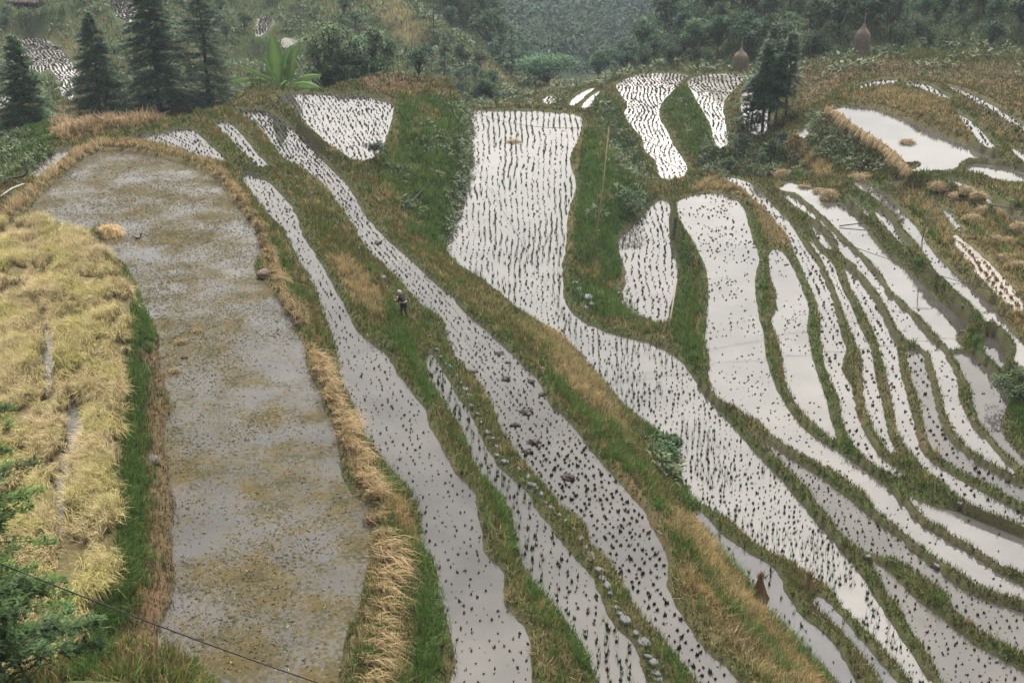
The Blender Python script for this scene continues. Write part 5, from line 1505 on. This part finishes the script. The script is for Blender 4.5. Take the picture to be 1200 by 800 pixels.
def haystack(px, t, top, w, lab):
    x, y, z = stand(px, t)
    H = (top_z(y, top) - z)
    e = put(link("haystack", None, (x, y, z)), lab, 'haystack')
    prof = [(-.03, .96), (.08, 1.0), (.28, 1.03), (.46, 1.02), (.62, .97), (.70, .80), (.80, .45), (.90, .19), (1.0, .05)]
    k = 26
    V, T = [], []
    for i, (f, r) in enumerate(prof):
        for j in range(k):
            a = 2 * math.pi * j / k
            q = r * w * (1 + .045 * math.sin(3 * a + i) + rng.normal(0, .025))
            V.append((math.cos(a) * q, math.sin(a) * q, f * H))
    for i in range(len(prof) - 1):
        for j in range(k):
            a, b = i * k + j, i * k + (j + 1) % k
            T += [(a, b, b + k), (a, b + k, a + k)]
    G = Geo(); G.add(V, T, (.16, .13, .10))
    n = 1500
    f = rng.uniform(0, .97, n); a = rng.uniform(0, 6.28, n)
    r = np.interp(f, [p[0] for p in prof], [p[1] for p in prof]) * w
    c = np.array([.20, .165, .125]) * rng.uniform(.55, 1.35, (n, 1))
    G.add(*blades(np.column_stack([np.cos(a) * r, np.sin(a) * r, f * H]), .4, .06, np.pi - rng.uniform(.15, .7, n), c, a, tipcol=c))
    link("hay", G.mesh("hay", M_STRAW, False), parent=e)
    link("pole", Geo().add(*tube_geo([(0, 0, H * .8), (.05, 0, H * 1.28)], [.07, .05], 6)).mesh("pole", M_POLE), parent=e)


haystack(867, 170, 55, 1.0, 'grey brown bottle shaped haystack behind the far paddies, left of the pine clump')
haystack(1009, 172, 26, .98, 'taller bottle shaped haystack on the fallow ground at the edge of the wood')

# ------------------------------------------------------------------ mud heaps, clods, stones
def lump_mesh(name, r, h, seed, mat, rough=.22, sub=(6, 12)):
    g = np.random.default_rng(seed)
    m, k = sub
    V, T = [(0, 0, h)], []
    for i in range(1, m + 1):
        f = i / m
        for j in range(k):
            a = 2 * math.pi * (j + .5 * (i % 2)) / k
            q = r * math.sin(f * 1.9) / math.sin(1.57) * (1 + g.normal(0, rough * .6)) if f < .83 else r * (1 + g.normal(0, rough * .5))
            V.append((math.cos(a) * q, math.sin(a) * q, h * math.cos(f * 1.75) + g.normal(0, rough * h * .35) * (f < 1)))
    for j in range(k): T.append((0, 1 + j, 1 + (j + 1) % k))
    for i in range(m - 1):
        for j in range(k):
            a, b = 1 + i * k + j, 1 + i * k + (j + 1) % k
            T += [(a, a + k, b + k), (a, b + k, b)]
    return mesh_from(name, V, T, mat, np.ones((len(V), 3)))


HEAPS = [(585, 414, .32, 'uppermost mud heap in the broad grey paddy right of the stone path'), (595, 425, .22, 'small flat mud heap just below the uppermost one in the broad grey paddy'),
         (555, 436, .28, 'mud heap against the left bund of the broad grey paddy'), (593, 444, .38, 'round mud heap in the middle of the broad grey paddy below two smaller ones'),
         (622, 447, .3, 'mud heap at the right bank of the broad grey paddy opposite the round heap'), (636, 462, .3, 'mud heap touching the right bank a little below its neighbour'),
         (617, 483, .42, 'largest mud heap, wide and low, in the broad grey paddy'), (604, 498, .33, 'mud heap left below the largest one'),
         (626, 518, .4, 'dark crumbly mud heap right of the path where the paddy widens'), (618, 529, .3, 'mud heap close under the crumbly heap'),
         (665, 559, .42, 'lowest mud heap, alone among the stubble'), (444, 285, .4, 'mud heap at the bank in the upper narrow part of the broad grey paddy'), (391, 236, .3, 'farthest mud heap, in the upper narrow part of the paddy')]
for k, (a, b, r, lab) in enumerate(HEAPS):
    q = at_z(a, b, 4.2)
    e = link("mud_heap", lump_mesh("mud_heap", r * .55, r * .24, 70 + k, M_MUD, .8, (7, 14)), q)
    put(e, lab, 'mud heap')
for k, (a, b, r, m, lab) in enumerate((
        (213, 402, .3, 'heap', 'round dry tuft in the weedy paddy, largest of the three near its left bank'), (231, 389, .2, 'heap', 'flat brown tuft right above the round dry tuft in the weedy paddy'),
        (217, 419, .17, 'mud', 'small brown clod under the round dry tuft'), (205, 436, .25, 'heap', 'rough tuft at the water edge below the small clod'),
        (310, 322, .48, 'clod', 'brown earth clod on the water edge at the left foot of the narrow bund'),
        (179, 543, .3, 'rock', 'dark grey rock in the red soil under the green bank'))):
    q = at_z(a, b, 6.2)
    if m == 'heap': o = link("straw_tuft", heap_mesh(r, r * .8, 120, .02, (.2, .15, .075), "straw_tuft"), q); put(o, lab, 'straw tuft')
    elif m == 'mud': o = link("mud_clod", lump_mesh("mud_clod", r, r * .6, 90 + k, M_MUD, .3), q); put(o, lab, 'mud clod')
    elif m == 'clod': o = link("earth_clod", lump_mesh("earth_clod", r, r * .6, 90 + k, mat_plain("clod_earth", (.11, .085, .065), .9, .3, 9, .1, .6), .2), hit(a, b)); put(o, lab, 'earth clod')
    else: o = link("rock", lump_mesh("rock", r, r * 1.0, 90 + k, mat_plain("dark_rock", (.05, .052, .06), .8, .3, 6), .12), hit(a, b)); put(o, lab, 'rock')


def stone_mesh(r, seed, h=.12, elong=1.4):
    g = np.random.default_rng(seed)
    k = 9
    V, T = [], []
    rr = [r * g.uniform(.75, 1.12) for _ in range(k)]
    for lv, (z, s) in enumerate(((-.15, 1.0), (h * .7, 1.0), (h, .78))):
        for j in range(k):
            a = 2 * math.pi * j / k
            V.append((math.cos(a) * rr[j] * s * elong, math.sin(a) * rr[j] * s, z + g.normal(0, .008)))
    for i in range(2):
        for j in range(k):
            a, b = i * k + j, i * k + (j + 1) % k
            T += [(a, b, b + k), (a, b + k, a + k)]
    V.append((0, 0, h * 1.04)); c = len(V) - 1
    for j in range(k): T.append((2 * k + j, 2 * k + (j + 1) % k, c))
    return mesh_from("stone", V, T, M_STONE)


STONES = [stone_mesh(.125, 200 + k, .05, 1.25 + .25 * (k % 3)) for k in range(7)]
path = link("stepping_stone_path", None, hit(560, 480))
put(path, kind='structure')
SP_ = [(295,153),(312,172),(317,177),(328,188),(338,195),(342,202),(347,209),(353,215),(359,221),(366,227),(376,238),(385,248),(396,262),(410,282),(420,292),(434,310),(447,325,2.0),(453,337),(461,343),
       (497,388),(503,395),(508,404),(512,410),(517,420),(523,428),(528,431,1.7),(535,442),(540,450),(545,457,1.8),(550,464,1.3),(553,476),(560,487),(565,497),(572,507,1.3),(577,515),(582,524),(583,535),(592,543,1.3),(607,550,1.1),
       (616,560,1.8),(624,568,1.4),(628,573),(633,579,1.3),(640,590),(646,596),(655,605),(663,611),(672,622),(680,632,1.3),(686,642,1.2),(693,651,1.7),(696,657),(702,668,1.5),(707,680,1.3),(712,689,1.4),(715,698),(723,713,1.1),(727,720),(733,727,1.6),(745,743,1.2),
       (756,756,2.0),(760,770),(766,779,1.4),(769,790,1.4),(773,799),(778,806)]
for k, q in enumerate(SP_):
    p = hit(q[0], q[1])
    sc = (q[2] if len(q) > 2 else .95)
    o = link("stone", STONES[k % 7], (p.x - path.location.x, p.y - path.location.y, p.z - path.location.z + .02), random.uniform(-.6, .6) + 2.0, path, (sc * .85, sc * .85, 1.0))
M_SLATE = mat_plain("slate", (.09, .11, .13), .6, .2, 5)
for k, (a, b, r, lab) in enumerate(((674, 333, .22, 'small bluish slab, uppermost in the green hollow beside the long paddy'), (680, 341, .36, 'bluish slab lying flat left of the leafy plants in the green hollow'),
                                    (689, 350, .38, 'largest bluish slab lying tilted in the green hollow'), (694, 358, .28, 'bluish slab right below the largest slab'), (687, 362, .22, 'lowest small bluish slab in the green hollow'),
                                    (683, 347, .2, 'pale brown slab between the bluish slabs'))):
    m = stone_mesh(r * .75, 300 + k, .1, 1.5); m.materials[0] = M_SLATE if k < 5 else M_STONE
    o = link("stone_slab", m, hit(a, b) + Vector((0, 0, .06)), .4 * k); o.rotation_euler.x = .35
    put(o, lab, 'stone slab')
for k, (a, b, lab) in enumerate(((671, 275, 'topmost pale stone in the short row at the right edge of the long paddy'), (673, 280, 'second pale stone from the top at the right edge of the long paddy'),
                                 (676, 286, 'third pale stone from the top at the right edge of the long paddy'), (676, 293, 'lowest pale stone in the short row at the right edge of the long paddy'),
                                 (1018, 653, 'white stone on the bund junction between the lower paddies'), (1097, 666, 'pale flat stone on the bund below the misted green tuft'),
                                 (1128, 389, 'white stone on the grassy bund knob between two muddy paddies'), (1128, 361, 'pale stone on the wide green bund above the muddy paddies'), (1124, 596, 'white stone on the bund end at the right')
                                 )):
    o = link("pale_stone", STONES[k % 7], hit(a, b) + Vector((0, 0, .05)), k, None, (.9, .9, 1.0)); put(o, lab, 'stone')

# ------------------------------------------------------------------ poles, wires, logs
def rod(name, a, b, ra, rb, mat, lab, cat, n=6, mid=()):
    o = Vector(a)
    pts = [Vector((0, 0, 0))] + [Vector(m) - o for m in mid] + [Vector(b) - o]
    return put(link(name, Geo().add(*tube_geo(pts, np.linspace(ra, rb, len(pts)), n)).mesh(name, mat), o), lab, cat)


M_BAMBOO = mat_plain("bamboo", (.26, .21, .125), .6, .2, 6)
p0 = hit(694, 301)
p1 = Vector((p0.x + .95, p0.y, top_z(p0.y, 148)))
rod("bamboo_pole", p0 - Vector((0, 0, .6)), p1, .065, .04, M_BAMBOO, 'tall thin leaning bamboo pole on the green knoll, carrying the wires', 'pole', 7, [p0.lerp(p1, .5) + Vector((.12, 0, 0))])
p2 = hit(1079, 284)
p3 = Vector((p2.x + .45, p2.y, top_z(p2.y, 228)))
rod("wire_post", p2 - Vector((0, 0, .5)), p3, .05, .04, M_POLE, 'thin dark post at the edge of the right hand strip, holding the sagging wire', 'post')


def wire(a, b, sag, lab, r=.02, name="wire"):
    a, b = Vector(a), Vector(b)
    pts = [a.lerp(b, k / 24) - Vector((0, 0, sag * 4 * (k / 24) * (1 - k / 24))) for k in range(25)]
    return put(link(name, Geo().add(*tube_geo([q - a for q in pts], [r] * 25, 5)).mesh(name, M_WIRE), a), lab, 'wire')


q0 = hit(541, 131) + Vector((0, 0, .5))
rod("wire_peg", q0 - Vector((0, 0, .9)), q0, .05, .04, M_POLE, 'short peg at the far left corner of the long paddy, holding the wire end', 'post')
wire(q0, p1, .9, 'dark wire from the far left corner of the long paddy to the bamboo pole')
wire(p1, p3, 1.3, 'dark wire from the bamboo pole across the gully to the thin dark post')
wire(p3, (p3.x + 26, p3.y - 8, p3.z - .3), .8, 'dark wire from the thin dark post out of view to the right', .028)
wire(p1 - Vector((0, 0, .2)), (47, 62, 3.2), 3.2, 'dark wire dropping from the bamboo pole over the strips to the lower right')
ta, tb = Vector(at_z(-70, 631, 17.2)), Vector(at_z(400, 800, 12.2))
tb2 = ta + (tb - ta) * 1.5
wire(ta, tb2, .25, 'thick black cable crossing the lower left corner in front of the ripe rice', .016, "cable")

lg = hit(471, 250)
rod("log", lg + Vector((0, 0, .1)), hit(499, 222) + Vector((0, 0, .25)), .09, .06, mat_plain("charred_wood", (.02, .018, .017), .9), 'black log lying slanted on the green bank of the knoll', 'log')
rod("stick", hit(784, 384), hit(792, 345) + Vector((0, 0, 1.2)), .06, .05, M_POLE, 'thin grey stick leaning on the bank by the small wavy rowed paddy', 'stick')
b0 = hit(4, 219) + Vector((0, 0, .15)); b1 = hit(30, 211) + Vector((0, 0, .25))
M_CHAR = mat_plain("dark_branch", (.018, .016, .015), .85)
rod("branch", b0, Vector((b1.x + .15, b1.y, b1.z + 1.25)), .09, .05, M_CHAR, 'black crooked branch sticking up at the left end of the ridge', 'branch', 6, [b0.lerp(b1, .3) + Vector((0, 0, .25)), b1 - Vector((.2, 0, 0)), b1 + Vector((.2, 0, .25))])
b0 = hit(1, 233) + Vector((0, 0, .15)); b1 = hit(28, 219) + Vector((0, 0, .2))
rod("pipe", b0, b1, .07, .07, mat_plain("grey_pipe", (.22, .22, .22), .5, .1), 'grey plastic pipe lying below the black branch at the left edge', 'pipe', 8, [b0.lerp(b1, .5) + Vector((0, 0, .12))])
rod("plank", hit(983, 270) + Vector((0, 0, .35)), hit(1016, 265) + Vector((0, 0, .25)), .045, .04, M_CHAR, 'dark pole laid across the bright strip below the oval straw mat', 'pole')
x, y, z = stand(508, 212)
rod("thin_pole", (x, y, z - .3), (x + .1, y, top_z(y, 8)), .12, .09, M_CHAR, 'thin dark pole standing on the far spur at the top', 'pole')

# ------------------------------------------------------------------ shed with a bark roof on the far left hillside
def box_geo(c, s):
    x, y, z = (np.array(s) / 2)
    V = np.array([(-x, -y, -z), (x, -y, -z), (x, y, -z), (-x, y, -z), (-x, -y, z), (x, -y, z), (x, y, z), (-x, y, z)]) + np.array(c)
    T = [(0, 2, 1), (0, 3, 2), (4, 5, 6), (4, 6, 7), (0, 1, 5), (0, 5, 4), (1, 2, 6), (1, 6, 5), (2, 3, 7), (2, 7, 6), (3, 0, 4), (3, 4, 7)]
    return V, T


x, y, z = stand(30, 226)
shed = put(link("shed", None, (x, y, z - .4), -.12), 'low shed with a dark bark roof held by pale poles on the far left hillside', 'shed')
M_ROOF = mat_plain("bark_roof", (.085, .068, .062), .95, .35, 3, .1, .8)
M_PALE = mat_plain("pale_pole", (.42, .38, .34), .7, .15)
wd_ = mat_plain("shed_boards", (.09, .075, .06), .9, .3, 4)
link("wall", Geo().add(*box_geo((0, 1.2, .9), (5.6, 2.4, 1.8))).mesh("wall", wd_), parent=shed)
for sx in (-2.9, -1, 1, 2.9):
    link("post", Geo().add(*tube_geo([(sx, -.6, -.6), (sx, -.6, 1.75)], [.09, .08], 6)).mesh("post", M_POLE), parent=shed)
sl = math.atan(.62)
for name, y0, z0, ln in (("upper_roof", 1.15, 2.95, 2.5), ("lower_roof", -.75, 1.78, 2.3)):
    V, T = [], []
    nx, ny = 14, 4
    for j in range(ny + 1):
        for i in range(nx + 1):
            V.append((-3.4 + 6.8 * i / nx, y0 + ln * (j / ny - .5), z0 + .62 * ln * (j / ny - .5) + rng.normal(0, .035)))
    m = len(V); V += [(a, b, c - .16) for a, b, c in V]
    for j in range(ny):
        for i in range(nx):
            a = j * (nx + 1) + i
            T += [(a, a + 1, a + nx + 2), (a, a + nx + 2, a + nx + 1), (m + a, m + a + nx + 2, m + a + 1), (m + a, m + a + nx + 1, m + a + nx + 2)]
    for i in range(nx):
        T += [(i, m + i, m + i + 1), (i, m + i + 1, i + 1)]
        b = ny * (nx + 1) + i
        T += [(b, b + 1, m + b + 1), (b, m + b + 1, m + b)]
    for j in range(ny):
        a = j * (nx + 1); b = a + nx
        T += [(a, a + nx + 1, m + a + nx + 1), (a, m + a + nx + 1, m + a), (b, m + b, m + b + nx + 1), (b, m + b + nx + 1, b + nx + 1)]
    link(name, mesh_from(name, V, T, M_ROOF), parent=shed)
for sx in (-2.7, -.9, .9, 2.7):
    link("roof_pole", Geo().add(*tube_geo([(sx - .25, 2.6, 3.98), (sx, .0, 2.42), (sx + .2, -2.1, 1.1)], [.075, .07, .07], 6)).mesh("roof_pole", M_PALE), parent=shed)

# ------------------------------------------------------------------ the villager on the path
def villager(loc, face):
    e = put(link("person", None, loc, face), 'person in a dark patterned jacket and pale head scarf walking bent along the grassy path', 'person')
    e.scale = (1.05, 1.05, 1.05)
    J = {'pelvis': (0, 0, .84), 'waist': (.03, 0, .98), 'chest': (.13, 0, 1.18), 'neck': (.21, 0, 1.35), 'head': (.27, 0, 1.44), 'crown': (.28, 0, 1.54),
         'hipL': (.0, .09, .80), 'kneeL': (.14, .10, .45), 'ankL': (.02, .10, .08), 'toeL': (.15, .11, .03),
         'hipR': (.0, -.09, .80), 'kneeR': (.0, -.10, .44), 'ankR': (-.22, -.10, .10), 'toeR': (-.10, -.11, .03),
         'shL': (.15, .17, 1.28), 'elL': (.19, .24, 1.02), 'wrL': (.42, .16, 1.06), 'shR': (.15, -.17, 1.28), 'elR': (.20, -.23, 1.03), 'wrR': (.44, -.12, 1.10)}
    rad = {'pelvis': (.145, .12), 'waist': (.13, .11), 'chest': (.155, .12), 'neck': (.055, .055), 'head': (.085, .085), 'crown': (.07, .07), 'hipL': (.10, .10), 'kneeL': (.065, .065), 'ankL': (.045, .045),
           'toeL': (.04, .03), 'hipR': (.10, .10), 'kneeR': (.065, .065), 'ankR': (.045, .045), 'toeR': (.04, .03), 'shL': (.075, .075), 'elL': (.055, .055), 'wrL': (.035, .035), 'shR': (.075, .075), 'elR': (.055, .055), 'wrR': (.035, .035)}
    E = [('pelvis', 'waist'), ('waist', 'chest'), ('chest', 'neck'), ('neck', 'head'), ('head', 'crown'), ('pelvis', 'hipL'), ('hipL', 'kneeL'), ('kneeL', 'ankL'), ('ankL', 'toeL'),
         ('pelvis', 'hipR'), ('hipR', 'kneeR'), ('kneeR', 'ankR'), ('ankR', 'toeR'), ('chest', 'shL'), ('shL', 'elL'), ('elL', 'wrL'), ('chest', 'shR'), ('shR', 'elR'), ('elR', 'wrR')]
    for sd_ in 'LR':
        w = Vector(J['wr' + sd_]); s = 1 if sd_ == 'L' else -1
        pal = w + Vector((.07, -s * .012, .015)); J['pa' + sd_] = pal[:]; rad['pa' + sd_] = (.028, .02); E.append(('wr' + sd_, 'pa' + sd_))
        for f in range(4):
            a = pal + Vector((.035, (f - 1.5) * .017, .004)); b = a + Vector((.028, -s * .004, -.022 - .004 * f))
            J[f'f{sd_}{f}a'], J[f'f{sd_}{f}b'] = a[:], b[:]
            rad[f'f{sd_}{f}a'] = (.0095,) * 2; rad[f'f{sd_}{f}b'] = (.008,) * 2
            E += [('pa' + sd_, f'f{sd_}{f}a'), (f'f{sd_}{f}a', f'f{sd_}{f}b')]
        J['t' + sd_] = (w + Vector((.055, -s * .05, .0)))[:]; rad['t' + sd_] = (.011,) * 2; E.append(('wr' + sd_, 't' + sd_))
    names = list(J)
    me = bpy.data.meshes.new("body_skeleton")
    me.from_pydata([J[n] for n in names], [(names.index(a), names.index(b)) for a, b in E], [])
    o = bpy.data.objects.new("body", me); C.objects.link(o)
    o.modifiers.new("skin", 'SKIN')
    for i, n in enumerate(names):
        me.skin_vertices[0].data[i].radius = rad[n]
        me.skin_vertices[0].data[i].use_root = (n == 'pelvis')
    sub = o.modifiers.new("sub", 'SUBSURF'); sub.levels = sub.render_levels = 2
    dg = bpy.context.evaluated_depsgraph_get()
    full = bpy.data.meshes.new_from_object(o.evaluated_get(dg))
    bpy.data.objects.remove(o)
    full.name = "body"
    full.materials.clear()
    full.materials.append(mat_plain("skin", (.30, .17, .11), .6, .1))
    full.materials.append(mat_plain("jacket", (.014, .014, .018), .85, .4, 12))
    full.materials.append(mat_plain("trousers", (.05, .042, .045), .9, .4, 14))
    for p in full.polygons:
        c = p.center
        wr = min((c - Vector(J['wrL'])).length, (c - Vector(J['wrR'])).length)
        p.material_index = 2 if c.z < .84 and c.x < .3 else 0 if (c.z > 1.375 or (c.x > .415 and c.z < 1.3)) else 1
        p.use_smooth = True
    body = link("body", full, parent=e)
    # head scarf, face
    sc = Geo(); V, T = [], []
    for i in range(7):
        for j in range(12):
            a = 2 * math.pi * j / 12; f = i / 6
            r = .125 * math.sin(min(1.62, .25 + f * 1.45)) * (1 + .05 * math.sin(4 * a + i))
            V.append((.26 + math.cos(a) * r, math.sin(a) * r, 1.60 - .15 * (1 - math.cos(f * 1.6)) - (.03 if math.cos(a) < 0 else -.005) * f))
    for i in range(6):
        for j in range(12):
            a, b = i * 12 + j, i * 12 + (j + 1) % 12
            T += [(a, a + 12, b + 12), (a, b + 12, b)]
    T += [(0, j, j + 1) for j in range(1, 11)]
    link("head_scarf", mesh_from("head_scarf", V, T, mat_plain("scarf", (.24, .24, .23), .9, .1), None, True), parent=e)
    link("nose", Geo().add(*tube_geo([(.34, 0, 1.46), (.375, 0, 1.425)], [.012, .018], 6)).mesh("nose", full.materials[0]), parent=e)
    for s in (-1, 1):
        link("eye", Geo().add(*box_geo((.352, s * .032, 1.455), (.012, .024, .012))).mesh("eye", M_WIRE), parent=e)
        link("ear", Geo().add(*tube_geo([(.27, s * .088, 1.46), (.275, s * .092, 1.42)], [.02, .014], 6)).mesh("ear", full.materials[0]), parent=e)
    # jacket skirt and a woven band at the waist
    V, T = [], []
    for i, (z, rx, ry) in enumerate(((1.02, .15, .16), (.92, .17, .185), (.80, .19, .21), (.74, .195, .215))):
        for j in range(16):
            a = 2 * math.pi * j / 16
            V.append((.02 + math.cos(a) * rx * (1 + .04 * math.sin(5 * a)), math.sin(a) * ry, z))
    for i in range(3):
        for j in range(16):
            a, b = i * 16 + j, i * 16 + (j + 1) % 16
            T += [(a, a + 16, b + 16), (a, b + 16, b)]
    link("jacket_skirt", mesh_from("jacket_skirt", V, T, full.materials[1], None, True), parent=e)
    band = [(.03 + math.cos(a) * .155, math.sin(a) * .165, 1.0) for a in np.linspace(0, 6.283, 17)]
    link("waist_band", Geo().add(*tube_geo(band, [.022] * 17, 5, False)).mesh("waist_band", mat_plain("band", (.30, .30, .26), .9, .3, 20)), parent=e)
    for s in (-1, 1):
        w = Vector(J['wrL' if s > 0 else 'wrR'])
        link("cuff", Geo().add(*tube_geo([w - Vector((.05, -s * .015, .008)), w - Vector((.015, -s * .004, .002))], [.046, .05], 8, False)).mesh("cuff", mat_plain("cuff", (.25, .27, .33), .9, .2, 20)), parent=e)
    return e


villager(hit(474, 374), math.atan2(.5, -.86))


# ------------------------------------------------------------------ duck on the weedy paddy
def duck(px, py, rz, lab):
    q = at_z(px, py, 6.2)
    e = put(link("duck", None, (q[0], q[1], 6.2), rz), lab, 'duck')
    me = bpy.data.meshes.new("duck_skeleton")
    me.from_pydata([(0, 0, .07), (-.14, 0, .09), (-.27, 0, .14), (.13, 0, .09), (.19, 0, .19), (.21, 0, .28), (.25, 0, .29), (.32, 0, .275)], [(0, 1), (1, 2), (0, 3), (3, 4), (4, 5), (5, 6), (6, 7)], [])
    o = bpy.data.objects.new("body", me); C.objects.link(o)
    o.modifiers.new("skin", 'SKIN')
    for i, r in enumerate(((.12, .10), (.10, .085), (.03, .02), (.085, .08), (.042, .042), (.048, .048), (.04, .036), (.02, .01))):
        me.skin_vertices[0].data[i].radius = r; me.skin_vertices[0].data[i].use_root = i == 0
    s_ = o.modifiers.new("sub", 'SUBSURF'); s_.levels = s_.render_levels = 2
    full = bpy.data.meshes.new_from_object(o.evaluated_get(bpy.context.evaluated_depsgraph_get()))
    bpy.data.objects.remove(o); full.name = "body"; full.materials.clear()
    full.materials.append(mat_plain("duck_dark", (.02, .022, .02), .6, .3)); full.materials.append(mat_plain("duck_bill", (.2, .14, .04), .6, .1))
    for p in full.polygons: p.material_index = 1 if p.center.x > .275 else 0; p.use_smooth = True
    link("body", full, parent=e)
    for s in (-1, 1):
        link("wing", Geo().add(*tube_geo([(.07, s * .105, .10), (-.06, s * .122, .11), (-.2, s * .07, .13)], [.03, .045, .012], 7)).mesh("wing", mat_plain("duck_wing", (.30, .29, .27), .7, .3)), parent=e)


duck(162, 279, .5, 'black duck with pale wings swimming beside the straw heap in the weedy paddy')


# ------------------------------------------------------------------ the damp air of the valley
hz = bpy.data.materials.new("haze"); hz.use_nodes = True
hz.node_tree.nodes.clear()
ho = hz.node_tree.nodes.new("ShaderNodeOutputMaterial"); hv = hz.node_tree.nodes.new("ShaderNodeVolumePrincipled")
hv.inputs['Color'].default_value = (.70, .84, 1.0, 1)
hv.inputs['Density'].default_value = HAZE
hz.node_tree.links.new(hv.outputs[0], ho.inputs['Volume'])
V, T = box_geo((0, 0, 0), (2, 2, 2))
lo, hi = np.array([XS[0] - 5, YS[0] - 5, Z.min() - 1.5]), np.array([XS[-1] + 5, YS[-1] + 5, max(60.0, Z.max() + 12)])
put(link("haze", mesh_from("haze", (lo + hi) / 2 + V * (hi - lo) / 2, T, hz)), kind='stuff')
